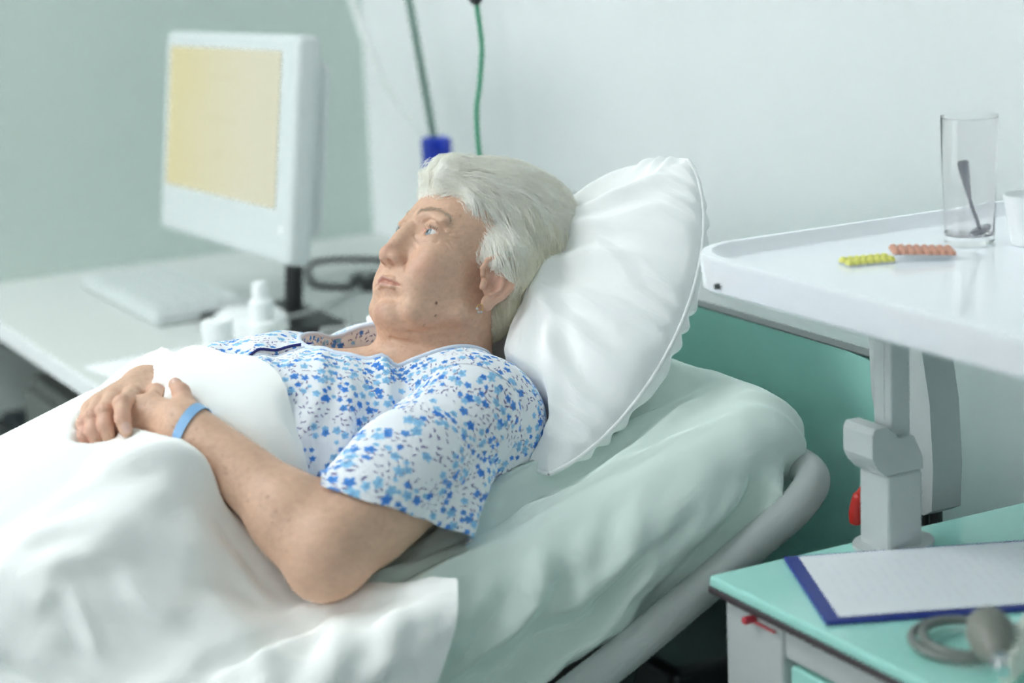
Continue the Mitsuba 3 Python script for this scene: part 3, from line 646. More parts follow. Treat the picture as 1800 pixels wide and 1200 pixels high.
# ---------------------------------------------------------------- the patient: one continuous body from a distance field
from concurrent.futures import ThreadPoolExecutor
def vlen(q): return np.sqrt(np.einsum('ij,ij->i', q, q))
def ell(P, c, r):
    q = (P - np.array(c, P.dtype)); r = np.array(r, P.dtype)
    k0 = vlen(q / r); k1 = vlen(q / (r * r)) + 1e-9
    return k0 * (k0 - 1) / k1
def cap(P, a, b, ra, rb=None):
    rb = ra if rb is None else rb
    a, b = np.array(a, P.dtype), np.array(b, P.dtype); d = b - a
    t = np.clip(((P - a) @ d) / (d @ d), 0, 1)
    return vlen(P - a - t[:, None] * d) - (ra + (rb - ra) * t)
def polyd(P, pts):
    best = None
    for a, b in zip(pts[:-1], pts[1:]):
        d = cap(P, a, b, 0)
        best = d if best is None else np.minimum(best, d)
    return best
def crease(f, P, pts, depth, sig, sc=None):
    """presses (depth > 0) or raises (depth < 0) the surface along a line; sc flattens the distance along an axis"""
    pts = np.asarray(pts, float)
    ex = 3 * sig / (np.array(sc) if sc is not None else 1.0)
    lo, hi = pts.min(0) - ex, pts.max(0) + ex
    m = np.nonzero(((P > lo) & (P < hi)).all(1))[0]
    if len(m):
        d = polyd(P[m], pts) if sc is None else polyd(P[m] * sc, pts * sc)
        f[m] += depth * np.exp(-(d / sig) ** 2)
    return f
FX_, SY_ = (.3, 1, 1), (1, .3, 1)
EYE = np.array([65.5, 32.0, 25.0]); EYE_R = 13.0
def lid_t(az): return np.where(az < 0, -az / .66, az / 1.10)
LID_U = lambda az: np.radians(25 * np.clip(1 - np.clip(lid_t(az - .05), 0, 2) ** 2.2, 0, 1) - 1.0 + 7.0 * az)
LID_L = lambda az: np.radians(-19 * np.clip(1 - np.clip(lid_t(az - .05), 0, 2) ** 2.2, 0, 1) - 1.0 + 7.0 * az)
def mirror(P): return np.stack([P[:, 0], np.abs(P[:, 1]), P[:, 2]], 1)
def head_field(P):
    """millimetres; x forward, y to the patient's left, z up; origin between the ears"""
    A = mirror(P)
    d = smin(ell(A, (-14, 0, 62), (88, 70, 82)), ell(A, (36, 0, 44), (49, 58, 52)), 24)
    d = smin(d, ell(A, (36, 0, -16), (49, 57, 76)), 25)
    d = smin(d, ell(A, (54, 44, -6), (27, 18, 17)), 20)
    d = smin(d, ell(A, (67, 0, -43), (24, 29, 25)), 15)
    d = smin(d, cap(A, (8, 52, -52), (67, 12, -85), 15, 13), 20)
    d = smin(d, ell(A, (72.5, 0, -83), (14.5, 18, 13.5)), 9)
    d = smin(d, ell(A, (34, 0, -84), (36, 36, 20)), 18)
    d = smin(d, ell(A, (60, 33, -38), (25, 23, 30)), 16)
    d = smin(d, ell(A, (52, 40, -74), (22, 13, 17)), 14)
    # brow ridge and eye socket
    d = smin(d, cap(A, (84.5, 10, 48), (67, 45, 47), 5.0, 4.5), 10)
    d = smax(d, -ell(A, (91, 32, 29), (17, 19, 13)), 9)
    # nose
    d = smin(d, ell(A, (85.5, 0, 2), (17, 12.5, 27)), 10)
    d = smin(d, cap(A, (86, 0, 30), (101.5, 0, -12), 6.5, 8.6), 7)
    d = smin(d, ell(A, (102, 0, -17.5), (10.0, 10.2, 8.8)), 7)
    d = smin(d, ell(A, (92.5, 12.5, -18.5), (11.5, 6.6, 8.4)), 8)
    d = smin(d, cap(A, (103, 0, -21), (93, 0, -26), 4.2), 5)
    d = smax(d, -ell(A, (97, 8.8, -26.2), (7.6, 4.2, 4.0)), 1.6)
    crease(d, A, [(98, 19, -11), (89, 20.5, -11), (82.5, 19.5, -19), (84, 18, -27)], 1.6, 2.4)
    # lids round the eye
    q = A - EYE.astype(A.dtype); rq = vlen(q)
    lid = rq - (EYE_R + 1.7)
    d = smin(d, lid, 5.5)
    d = smin(d, ell(A, (72, 36, 43), (7.5, 17, 5.0)), 6)                     # hooded upper lid
    az = np.arctan2(q[:, 1], np.maximum(q[:, 0], 1e-3)); el = np.arcsin(np.clip(q[:, 2] / (rq + 1e-6), -1, 1))
    ap = rq * np.minimum(LID_U(az) - el, el - LID_L(az))
    ap = np.where((q[:, 0] > 0) & (rq < 22), ap - .5, -5)
    # pouch under the eye, lid creases
    crease(d, A, [(84, 14, 17), (79.5, 26, 9.5), (75, 38, 10), (69, 47, 14)], 1.5, 2.4)
    crease(d, A, [(83, 18, 6), (79, 28, 0), (72, 40, 2)], 1.0, 2.2)
    crease(d, A, [(80, 20, 38.5), (80, 30, 42.5), (75, 40, 41), (67, 48, 33)], 1.6, 1.5, FX_)
    d = smax(d, ap, 1.0)
    d = np.maximum(d, -(rq - EYE_R + .9)) if False else d
    # mouth
    d = smin(d, cap(A, (95.5, 0, -45), (89.5, 14, -46.5), 3.0, 2.6), 4.0)
    d = smin(d, cap(A, (89.5, 14, -46.5), (77.5, 28.5, -51), 2.6, 1.2), 4.0)
    d = smin(d, cap(A, (93.5, 0, -54.6), (87, 14, -54.4), 3.4, 3.0), 4.0)
    d = smin(d, cap(A, (87, 14, -54.4), (77, 28, -52.2), 3.0, 1.1), 4.0)
    crease(d, A, [(97, 0, -49.3), (90, 14, -50.2), (79, 27.5, -51.6), (75, 32, -54)], 3.0, 1.45, FX_)
    crease(d, A, [(75, 31.5, -53), (72, 34, -60), (69, 35, -67), (66, 35, -75)], 2.0, 2.6, (.6, .6, 1))
    crease(d, A, [(88.5, 0, -69), (83.5, 13, -67), (75.5, 23, -62)], 2.0, 6, (.6, 1, 1))
    crease(d, A, [(97.5, 0, -30), (98.5, 0, -41)], 1.2, 2.6)
    # nasolabial fold
    crease(d, A, [(88.5, 20.5, -17), (83, 27, -30), (81, 32, -38), (77, 34, -47)], 1.9, 2.6, (.5, .8, 1))
    crease(d, A, [(85.5, 27, -16), (79.5, 36, -30), (74.5, 39.5, -44)], -1.4, 4.5)
    for i, z0 in enumerate((-33, -37, -41)):                                   # fine lines on the upper lip
        crease(d, A, [(99 - i * .3, 7 + 4 * i, -32), (101 - i * 1.8, 6 + 5 * i, -42)], .5, .8)
    # forehead and temple lines
    for i, z0 in enumerate((60, 69, 77)):
        crease(d, A, [(96, 0, z0), (90, 20, z0 + 3), (78, 40, z0 + 1), (66, 50, z0 - 6)], .95, 1.5, FX_)
    crease(d, A, [(99, 5, 50), (98, 6, 38)], .7, 1.5, FX_)
    for a0, a1 in (((60, 52, 31), (47, 60, 40)), ((59.5, 52.5, 27), (44, 61, 28)), ((60, 52, 22), (46, 61, 15)), ((61, 51, 18), (50, 60, 6)), ((65, 49, 14), (57, 56, -2))):
        crease(d, A, [a0, tuple((np.array(a0) + a1) / 2 + (0, 1.0, -.6)), a1], .85, 1.4, (.7, .5, 1))
    crease(d, A, [(74, 42, -10), (66, 50, -30), (60, 52, -50)], .2, 2.5, SY_)
    crease(d, A, [(30, 60, -5), (26, 58, -25), (28, 54, -45)], .25, 2.5, SY_)
    crease(d, A, [(22, 62, -14), (16, 60, -30), (14, 56, -48)], .3, 2.5, SY_)
    crease(d, A, [(66, 30, -97), (48, 46, -84), (30, 55, -70), (14, 62, -48)], 1.0, 4)
    # moles on the near cheek
    for c, r, h in (((42.6, 50, -57), 2.4, 1.0), ((36, 48, -71), 2.0, .8)):
        crease(d, P, [c, tuple(np.array(c) + .1)], -h, r, (1, .12, 1))
    d -= .0
    # ears
    near = np.nonzero((np.abs(A - np.array([-12, 76, 0])) < np.array([54, 30, 58])).all(1))[0]
    if len(near):
        ca, sa = math.cos(math.radians(18)), math.sin(math.radians(18)); o_ = np.array([-12.0, 0, 0])
        E = (A[near] - o_) @ np.array([[ca, 0, -sa], [0, 1, 0], [sa, 0, ca]]).T + o_; e = np.full(len(E), 99.0)
        hel = [(4, 72, 6), (7, 75, 14), (3, 79, 24), (-8, 83, 31), (-22, 86, 30), (-32, 88, 20), (-35, 88, 6), (-31, 86, -7), (-22, 81, -19), (-12, 76, -28)]
        rad = [2.8, 3.0, 3.3, 3.4, 3.5, 3.6, 3.5, 3.3, 3.4, 4]
        for i in range(len(hel) - 1): e = smin(e, cap(E, hel[i], hel[i + 1], rad[i], rad[i + 1]), 2)
        plate = cap(E, (-6, 74, 10), (-16, 77, -6), 5, 5)
        M_ = np.array([[.89, -.45, 0], [.45, .89, 0], [0, 0, 1]], E.dtype)      # ear plane turned outwards at the back
        Q = (E - np.array([-13, 78, 3], E.dtype)) @ M_.T
        pl = ell(Q, (-2, -2.0, 0), (21, 4.6, 29))
        e = smin(e, pl, 4)
        e = smin(e, ell(E, (-6, 74.5, -29), (9.5, 4.2, 10)), 5)                   # lobe
        for a0, a1, r0, r1 in (((-10, 81, 22), (-20, 85, 8), 3.0, 3.4), ((-20, 85, 8), (-18, 82, -10), 3.4, 3.0), ((-18, 82, -10), (-8, 78, -17), 3.0, 3.2), ((2, 74, -3), (4, 74, -10), 4.2, 3.6)):
            e = smin(e, cap(E, a0, a1, r0, r1), 2.2)
        e = smax(e, -ell(E, (-7, 84, -3), (9, 10, 12)), 3)
        e = smax(e, -cap(E, (-3, 82, 19), (-16, 88, 20), 2.4, 2.4), 2.5)
        dd = d[near]
        dd = smin(dd, e, 5)
        d[near] = dd
    return d

def to_head(P): return ((P - HEAD_T) @ HEAD_M) * (1000 / HEAD_S)
def from_head(q): return HEAD_T + HEAD_S * (np.asarray(q, float) / 1000) @ HEAD_M.T

# hands: finger chains (metres)
LH = {'index': [(.6290, 2.0, .9290), (.6000, 2.016, .9270), (.5850, 2.028, .918), (.578, 2.036, .908)],
      'middle': [(.6180, 1.992, .9225), (.5890, 2.006, .9190), (.572, 2.018, .910), (.566, 2.028, .900)],
      'ring': [(.6150, 1.988, .9130), (.588, 2.002, .9090), (.574, 2.014, .900), (.570, 2.022, .892)],
      'pinky': [(.6190, 1.988, .9025), (.597, 2.000, .8985), (.585, 2.008, .892), (.581, 2.014, .886)],
      'thumb': [(.6480, 1.965, .9200), (.6545, 1.972, .9300), (.6560, 1.984, .9385), (.6545, 1.996, .9445)]}
LHR = {'index': (.0100, .0088, .0080, .0070), 'middle': (.0102, .0090, .0082, .0072), 'ring': (.0098, .0086, .0078, .0068), 'pinky': (.0090, .0076, .0068, .0060), 'thumb': (.0125, .0100, .0090, .0072)}
RH = {'index': [(.6220, 2.036, .9300), (.5950, 1.990, .9350), (.5888, 1.972, .9250), (.5898, 1.968, .9130)],
      'middle': [(.6040, 2.046, .9285), (.5790, 2.000, .9270), (.5752, 1.988, .9160), (.5765, 1.986, .9050)],
      'ring': [(.5905, 2.050, .9240), (.5675, 2.006, .9220), (.5640, 1.995, .9110), (.5655, 1.993, .9010)],
      'pinky': [(.5790, 2.052, .9180), (.5605, 2.012, .9150), (.5570, 2.003, .9060), (.558, 2.002, .8975)],
      'thumb': [(.6520, 2.085, .920), (.6520, 2.058, .9245), (.6460, 2.036, .9290), (.6385, 2.018, .9300)]}
RHR = {'index': (.0103, .0094, .0082, .0072), 'middle': (.0104, .0095, .0082, .0072), 'ring': (.0100, .0090, .0079, .0069), 'pinky': (.0090, .0080, .0070, .0062), 'thumb': (.0125, .0102, .0092, .0076)}
WR_R = np.array([.662, 2.118, .914])
def hand_field(P, W, H, R, palm_r):
    """wrist, fingers, radii -> distance; palm from the wrist to the four knuckles"""
    d = np.full(len(P), 9.0, P.dtype)
    ks = ('index', 'middle', 'ring', 'pinky')
    for k in ks:                                          # metacarpals
        b = np.array(H[k][0])
        d = smin(d, cap(P, tuple(np.array(W) + (b - W) * .22), tuple(b), palm_r, R[k][0] * .97), .012)
    d = smin(d, cap(P, tuple(np.array(W) + (np.array(H['index'][0]) - W) * .35), H['thumb'][0], palm_r * .95, R['thumb'][0]), .014)
    fu = None
    for k in ks:
        f = None
        for i in range(3):
            g = cap(P, H[k][i], H[k][i + 1], R[k][i] * .95, R[k][i + 1] * .95)
            if i: g = np.minimum(g, vlen(P - np.array(H[k][i], P.dtype)) - R[k][i] * 1.03)
            f = g if f is None else smin(f, g, .003)
        fu = f if fu is None else smin(fu, f, .0010)
    d = smin(d, fu, .0045)
    f = None
    for i in range(3):
        g = cap(P, H['thumb'][i], H['thumb'][i + 1], R['thumb'][i], R['thumb'][i + 1]); f = g if f is None else smin(f, g, .004)
    d = smin(d, f, .006)
    # tendons fan over the back of the hand
    return d
def torso_field(P):
    d = ell(P, (.865, 2.06, .840), (.185, .150, .092))
    d = smin(d, ell(P, (.70, 2.06, .815), (.17, .160, .105)), .06)
    d = smin(d, ell(P, (.52, 2.06, .780), (.15, .165, .085)), .07)
    d = smin(d, cap(P, (.955, 1.935, .857), (.965, 2.165, .842), .058), .05)       # shoulder girdle
    for y in (1.985, 2.135):                                                      # breasts, lying flat
        d = smin(d, ell(P, (.80, y, .888), (.075, .070, .046)), .04)
    return d
def legs_field(P):
    d = np.full(len(P), 9.0, P.dtype)
    for y in (1.965, 2.155):
        d = np.minimum(d, smin(cap(P, (.50, y, .775), (.10, y, .782), .072, .055), cap(P, (.10, y, .782), (-.32, y, .762), .054, .040), .03))
        d = smin(d, cap(P, (-.32, y, .762), (-.40, y, .80), .036, .024), .03)
    return d
NECK0, NECK1 = from_head((-14, 0, -42)), np.array([.982, 2.06, .868])
def arm_l(P):
    d = cap(P, SH_L, EL_L, .056, .043)
    d = smin(d, cap(P, SH_L + (EL_L - SH_L) * .45 + [-.008, 0, .006], SH_L + (EL_L - SH_L) * .75 + [-.004, 0, .002], .050, .046), .03)
    m1 = EL_L + (WR_L - EL_L) * .30 + [.002, 0, .002]
    d2 = smin(cap(P, EL_L, m1 + [0, 0, -.006], .039, .0375), cap(P, m1 + [0, 0, -.006], WR_L, .0375, .0255), .02)
    d2 = smin(d2, cap(P, EL_L + [-.014, 0, -.018], m1 + [0, 0, -.014], .034, .0335), .02)
    d = smin(d, d2, .014)
    d = smin(d, ell(P, EL_L + [-.016, .0, -.022], (.022, .020, .018)), .02)
    return d
def body_field(P, hands=True, head=True):
    P = np.asarray(P, np.float64)
    d = torso_field(P)
    d = smin(d, cap(P, NECK0, NECK1, .050, .058), .035)
    d = smin(d, cap(P, from_head((40, 0, -84)), NECK1 + [-.040, 0, .016], .024, .034), .03)     # soft skin under the chin
    if head:
        m = np.nonzero(vlen(P - from_head((15, 0, 10))) < .19)[0]
        if len(m):
            h = head_field(to_head(P[m])) * (HEAD_S / 1000)
            d[m] = smin(d[m], h, .016)
    for a0 in ([(from_head((64, 10, -101))), from_head((40, 40, -96)), from_head((12, 58, -78))], [from_head((56, 8, -112)), from_head((30, 42, -110)), from_head((2, 58, -92))], [from_head((48, 6, -122)), from_head((22, 44, -124)), from_head((-6, 58, -108))]):
        crease(d, P, a0, .0022, .0026)
    arm = arm_l(P)
    d = smin(d, arm, .03)
    d = smin(d, smin(cap(P, SH_R, EL_R, .052, .043), cap(P, EL_R, WR_R, .040, .026), .02), .03)
    d = smin(d, cap(P, (.965, 1.98, .90), (.955, 2.02, .915), .012), .04)
    if hands:
        m = np.nonzero(vlen(P - [.61, 2.03, .915]) < .13)[0]
        if len(m):
            Q = P[m]
            l = smin(d[m], hand_field(Q, WR_L, LH, LHR, .0165), .015)
            r = hand_field(Q, WR_R, RH, RHR, .0165)
            r = smin(r, cap(Q, WR_R, EL_R, .026, .040), .015)
            # knuckle wrinkles, tendons, veins
            for k in ('index', 'middle', 'ring', 'pinky'):
                b = np.array(LH[k][0]); w0 = WR_L + (b - WR_L) * .25 + [-.002, -.012, .012]
                crease(l, Q, [w0, b + [.004, -.0085, .005]], -.0019, .0027)
                for j in (-.0035, .0, .0035): crease(l, Q, [b + [j + .002, -.010, .008], b + [j + .001, -.0105, -.001]], .0006, .0011)
                t0, t1 = np.array(RH[k][1]), np.array(RH[k][2])
                for j in (-.003, 0, .003):
                    u = (t1 - t0) / np.linalg.norm(t1 - t0)
                    crease(r, Q, [t0 + u * j + [-.006, -.006, .004], t0 + u * j + [.006, -.008, .004]], .0009, .0012)
            for a0 in ([(.645, 1.945, .935), (.630, 1.968, .938), (.622, 1.984, .933)], [(.640, 1.944, .928), (.628, 1.962, .926), (.618, 1.976, .922), (.612, 1.983, .914)]):
                crease(l, Q, a0, -.0015, .0017)
            d[m] = np.minimum(l, r)
    return d

# ---- surface nets on a sparse grid
def surface(field, lo, hi, h, block=8, slack=1.25):
    lo, hi = np.asarray(lo, float), np.asarray(hi, float)
    n = np.ceil((hi - lo) / h / block).astype(int) * block + 1
    nb = (n - 1) // block
    ci = np.stack(np.meshgrid(*[np.arange(k) for k in nb], indexing='ij'), -1).reshape(-1, 3)
    cv = field(lo + (ci + .5) * block * h)
    keep = np.abs(cv) < slack * block * h * math.sqrt(3) / 2 + .003
    A = np.ones(n, np.float32)
    sg = np.repeat(np.repeat(np.repeat((cv < 0).reshape(nb), block, 0), block, 1), block, 2)
    A[:-1, :-1, :-1][sg] = -1.0
    A[-1] = A[-2]; A[:, -1] = A[:, -2]; A[:, :, -1] = A[:, :, -2]
    loc = np.stack(np.meshgrid(*[np.arange(block + 1)] * 3, indexing='ij'), -1).reshape(-1, 3)
    kb = ci[keep] * block
    flat = A.reshape(-1)
    def part(s):
        I = (kb[s:s + 400, None] + loc[None]).reshape(-1, 3)
        lin = np.unique(np.ravel_multi_index(I.T, A.shape))
        return lin, field(lo + np.stack(np.unravel_index(lin, A.shape), 1) * h)
    with ThreadPoolExecutor(4) as ex:
        for lin, v in ex.map(part, range(0, len(kb), 400)): flat[lin] = v
    S = A < 0
    # active cells
    c = S[:-1, :-1, :-1].astype(np.int8)
    tot = sum(S[a:a + n[0] - 1, b:b + n[1] - 1, d:d + n[2] - 1].astype(np.int8) for a in (0, 1) for b in (0, 1) for d in (0, 1))
    cell = np.argwhere((tot > 0) & (tot < 8))
    ids = np.full(tot.shape, -1, np.int32); ids[tuple(cell.T)] = np.arange(len(cell))
    acc, cnt = np.zeros((len(cell), 3)), np.zeros(len(cell))
    corners = [(a, b, d) for a in (0, 1) for b in (0, 1) for d in (0, 1)]
    for a in corners:
        for ax in range(3):
            if a[ax]: continue
            b = list(a); b[ax] = 1
            va = A[tuple((cell + a).T)]; vb = A[tuple((cell + b).T)]
            x = (va < 0) != (vb < 0)
            t = np.where(x, va / np.where(x, va - vb, 1), 0)
            p = np.repeat(np.array(a, float)[None], len(cell), 0); p[:, ax] = t
            acc += np.where(x[:, None], p, 0); cnt += x
    V = lo + (cell + acc / cnt[:, None]) * h
    F = []
    for ax in range(3):
        o = [0, 1, 2]; o.remove(ax); u, w = o
        sl0 = [slice(1, -1)] * 3; sl0[ax] = slice(0, -1); sl1 = list(sl0); sl1[ax] = slice(1, None)
        s0, s1 = S[tuple(sl0)], S[tuple(sl1)]
        e = np.argwhere(s0 != s1)
        inside = s0[tuple(e.T)]
        e = e + 1; e[:, ax] -= 1
        def at_(du, dw):
            k = e.copy(); k[:, u] += du; k[:, w] += dw
            return ids[tuple(k.T)]
        q = np.stack([at_(-1, -1), at_(0, -1), at_(0, 0), at_(-1, 0)], 1)
        flip = inside if ax != 1 else ~inside
        q[~flip] = q[~flip][:, ::-1]
        F.append(q[(q >= 0).all(1)])
    F = np.vstack(F)
    return V, F
def many(field, V):
    with ThreadPoolExecutor(4) as ex: return np.concatenate(list(ex.map(field, np.array_split(V, max(4, len(V) // 12000)))))
def net_mesh(field, lo, hi, h, relax=1, **kw):
    V, F = surface(field, lo, hi, h, **kw)
    for _ in range(relax):                                # relax, then back onto the surface
        f = np.vstack([F[:, [0, 1]], F[:, [1, 2]], F[:, [2, 3]], F[:, [3, 0]]])
        s, c = np.zeros_like(V), np.zeros(len(V))
        for a, b in ((0, 1), (1, 0)):
            np.add.at(s, f[:, a], V[f[:, b]]); np.add.at(c, f[:, a], 1)
        V = .4 * V + .6 * s / np.maximum(c, 1)[:, None]
        e = h * .5
        v0 = many(field, V)
        g = np.stack([many(field, V + np.eye(3)[k] * e) - v0 for k in range(3)], 1) / e
        V = V - g * np.clip(v0 / np.maximum((g * g).sum(1), .25), -h, h)[:, None]
    return trimesh.Trimesh(V, np.vstack([F[:, [0, 1, 2]], F[:, [0, 2, 3]]]), process=False)

def skin_colour(V):
    """own colour of the skin, per vertex: ruddy cheeks and nose, lips, brown marks, freckles on the forearm"""
    C = np.tile(np.array([.635, .405, .29]), (len(V), 1))
    def blend(c, w):
        nonlocal C
        C = C * (1 - w[:, None]) + np.array(c) * w[:, None]
    n1 = meshkit.fbm(V * 45, 3, 2); n2 = meshkit.fbm(V * 220, 2, 4)
    n3 = meshkit.fbm(V * 420, 2, 14)
    C = C * (1 + .16 * (n1 - .5) + .18 * (n2 - .5))[:, None] * (1 - np.array([.05, .10, .12])[None] * sst(.50, .80, n3)[:, None])
    q = to_head(V); A = mirror(q)
    hd = np.linalg.norm(q - [20, 0, 0], axis=1) < 150
    g = lambda c, r: np.exp(-(np.linalg.norm((A - np.array(c)) / np.array(r), axis=1)) ** 2) * hd
    blend((.60, .29, .215), .55 * g((66, 40, -22), (28, 20, 20)))
    blend((.58, .29, .22), .55 * g((106, 0, -14), (14, 14, 12)))
    blend((.52, .25, .19), .45 * g((90, 0, -86), (14, 16, 12)))
    blend((.58, .30, .235), .6 * g((-14, 80, 4), (26, 14, 34)))
    blend((.62, .42, .33), .5 * g((78, 32, 9), (12, 18, 6)))
    F_ = np.array([.3, 1, 1]); B = A * F_
    cpf = lambda a, b, ra, rb: cap(B, tuple(np.array(a) * F_), tuple(np.array(b) * F_), ra, rb)
    lip = np.minimum(np.minimum(cpf((97, 0, -46.8), (90, 14, -48.2), 1.9, 1.6), cpf((90, 14, -48.2), (79, 27.5, -51.2), 1.6, .5)), np.minimum(cpf((95, 0, -53.2), (88, 14, -53), 2.6, 2.0), cpf((88, 14, -53), (79, 27, -52), 2.0, .4)))
    lip = np.where(A[:, 0] > 55, lip, 9)
    blend((.52, .235, .21), sst(1.8, -1.2, lip) * .62 * hd)
    az_in = g((77.5, 20.0, 29), (3.0, 3.0, 2.4)); blend((.56, .22, .18), .8 * az_in)
    qe = A - EYE; re = np.linalg.norm(qe, axis=1)
    blend((.50, .24, .19), .55 * sst(16.5, 13, re) * hd * (qe[:, 0] > 0))
    for c, r, w in (((42.6, 50, -57), 2.3, .9), ((36, 48, -71), 1.8, .75), ((36, 60, 3), 1.3, .28), ((60, 55, -28), 1.0, .2), ((62, 48, 44), 1.4, .22), ((72, 46, 62), 1.5, .2), ((56, 54, 58), 1.5, .25), ((43, 53, -88), 2.0, .25)):
        d = np.linalg.norm((q - np.array(c)) * (1, .15, 1), axis=1) + 99 * (q[:, 1] < 10); blend((.13, .06, .04), sst(r * 1.25, r * .6, d) * w)
    rs = np.random.RandomState(5)
    for i in range(40):
        t = rs.rand(); c = EL_L + (WR_L - EL_L) * t; a = rs.rand() * 2 * np.pi
        c = c + np.array([-.02 - .02 * rs.rand(), -.028 * rs.rand() - .006, .03 * rs.rand() - .002])
        d = np.linalg.norm(V - c, axis=1); r = .0009 + .0013 * rs.rand() ** 2
        near = np.argmin(d); d = np.linalg.norm(V - V[near], axis=1)
        blend((.36, .19, .12), sst(r * 1.5, r * .4, d) * (.3 + .35 * rs.rand()))
    # finger nails and knuckles are redder
    for H in (LH, RH):
        for k in H:
            for i in (1, 2):
                d = np.linalg.norm(V - np.array(H[k][i]), axis=1); blend((.60, .30, .235), sst(.015, .007, d) * .4)
    return np.clip(C, 0, 1)
def pores(p, n, uv): return mk.fbm(p.x * 700, p.y * 700, p.z * 700, 2) * .5 + mk.fbm(p.x * 180, p.y * 180, p.z * 180, 2)
mat('skin', {'type': 'mesh_attribute', 'name': 'vertex_color'}, 0.48, 0.42, two=False, bump=(pores, .0006), sheen=.1)

say('person', 'white-haired woman in a blue floral gown lying in the bed, hands clasped on the duvet', 'person')
BODY_H = globals().get('BODY_H', .00132)
def merged_surface(field, boxes, h, relax=1):
    """several boxes of one lattice, joined into one continuous mesh"""
    Vs, Fs, o = [], [], 0
    for lo, hi in boxes:
        lo = np.floor(np.array(lo) / h) * h
        V, F = surface(field, lo, hi, h); Vs.append(V); Fs.append(F + o); o += len(V)
    V, F = np.vstack(Vs), np.vstack(Fs)
    key = np.round(V / h * 64).astype(np.int64)
    _, first, inv = np.unique(key, axis=0, return_index=True, return_inverse=True)
    F = inv.reshape(-1)[F]; V = V[first]
    F = F[np.unique(np.sort(F, axis=1), axis=0, return_index=True)[1]]
    e = np.sort(np.vstack([F[:, [0, 1]], F[:, [1, 2]], F[:, [2, 3]], F[:, [3, 0]]]), axis=1)
    for _ in range(relax):
        f = np.vstack([e, e[:, ::-1]])
        s, c = np.zeros_like(V), np.bincount(f[:, 0], minlength=len(V))
        for k in range(3): s[:, k] = np.bincount(f[:, 0], V[f[:, 1], k], minlength=len(V))
        V = .4 * V + .6 * s / np.maximum(c, 1)[:, None]
        v0 = many(field, V); g = np.stack([many(field, V + np.eye(3)[k] * h * .5) - v0 for k in range(3)], 1) / (h * .5)
        V = V - g * (v0 / np.maximum((g * g).sum(1), .25))[:, None]
    return trimesh.Trimesh(V, np.vstack([F[:, [0, 1, 2]], F[:, [0, 2, 3]]]), process=False)
hd_m = merged_surface(body_field, [((.80, 1.925, .85), (1.20, 2.20, 1.18)), ((.60, 1.69, .715), (1.02, 1.935, 1.0)), ((.52, 1.925, .86), (.802, 2.20, .98))], BODY_H)
ar_m = net_mesh(lambda P: smin(body_field(P, False, False), legs_field(P), .05) + .004, (-.48, 1.70, .66), (1.10, 2.42, .98), .007)
# eyes
mat('eye_white', {'type': 'mesh_attribute', 'name': 'vertex_color'}, 0.12, 0.5, two=False, clearcoat=1.0, clearcoat_gloss=0.95)
gaze = np.array([1, -.02, .06]); gaze /= np.linalg.norm(gaze)
for s_ in (1, -1):
    ev = trimesh.creation.icosphere(5, EYE_R)
    c_ = np.asarray(ev.vertices) @ gaze / EYE_R; ang = np.degrees(np.arccos(np.clip(c_, -1, 1)))
    vv_ = np.asarray(ev.vertices); rad = np.degrees(np.arctan2(vv_[:, 2], vv_[:, 1]))
    bul = np.clip(1 - (ang / 29) ** 2, 0, 1)
    ev.vertices = vv_ * (1 + .055 * bul)[:, None]
    col = np.tile([.66, .63, .60], (len(vv_), 1))
    iris = np.array([.17, .22, .26])[None] * (1 + .5 * (meshkit.noise(np.c_[rad * .35, ang * .2, rad * 0], 3) - .5))[:, None]
    w_ = sst(27.5, 25.5, ang)[:, None]; col = col * (1 - w_) + iris * w_
    ring_ = (np.exp(-((ang - 25.5) / 2.2) ** 2) * .6)[:, None]; col = col * (1 - ring_) + np.array([.06, .08, .10]) * ring_
    w_ = sst(11, 9.5, ang)[:, None]; col = col * (1 - w_) + .004 * w_
    ev.vertices = from_head(np.asarray(ev.vertices) + EYE * [1, s_, 1])
    if np.linalg.det(HEAD_M) < 0: ev.invert()
    add('person__eye', ev, 'eye_white', True, color=col)

# hair: a shaped mass of short swept-back hair under many separate strands
def hair_field(P):
    q = to_head(P); A = mirror(q)
    d = ell(A, (-42, 0, 92), (102, 86, 92))
    d = smin(d, ell(A, (-84, 0, 122), (50, 62, 58)), 30)
    d = smin(d, ell(A, (30, 0, 86), (62, 62, 66)), 25)
    d = smin(d, ell(A, (-60, 0, 0), (42, 62, 60)), 30)
    d = smin(d, ell(A, (-24, 58, 33), (44, 43, 44)), 16)
    d = smin(d, ell(A, (64, 12, 112), (31, 32, 32)), 14)                      # lifted front quiff
    x, ya, z = A.T
    xs_ = np.interp(z, [-80, -40, -14, 4, 10, 19, 32, 45, 62, 75, 90, 112], [-50, -44, -40, -30, 2, 24, 40, 52, 60, 61, 60, 62])
    xc_ = np.interp(z, [60, 70, 78, 90, 110], [70, 80, 86, 95, 102])
    w_ = sst(16, 50, ya) * 1.0
    xm = xc_ * (1 - w_) + xs_ * w_
    xm = np.where(z < 62, np.minimum(xm, xs_), xm)
    d = smax(d, (x - xm) * .8, 10)
    d = smax(d, -(z + 78 + (x + 60) * .1), 14)
    d = smax(d, ya - 98, 8)
    return d * (HEAD_S / 1000)
hr = net_mesh(hair_field, (.92, 1.92, .86), (1.26, 2.21, 1.22), .0028)
HV = np.asarray(hr.vertices)
def hair_colour(V, k=1.0):
    q = to_head(V)
    back = sst(10, -95, q[:, 0]) * .8 * sst(120, 30, q[:, 2])
    c = np.array([.80, .79, .735])[None] * (1 - back[:, None]) + np.array([.70, .675, .50])[None] * back[:, None]
    return c * k
mat('hair', {'type': 'mesh_attribute', 'name': 'vertex_color'}, 0.42, 0.4, two=True, sheen=.2)
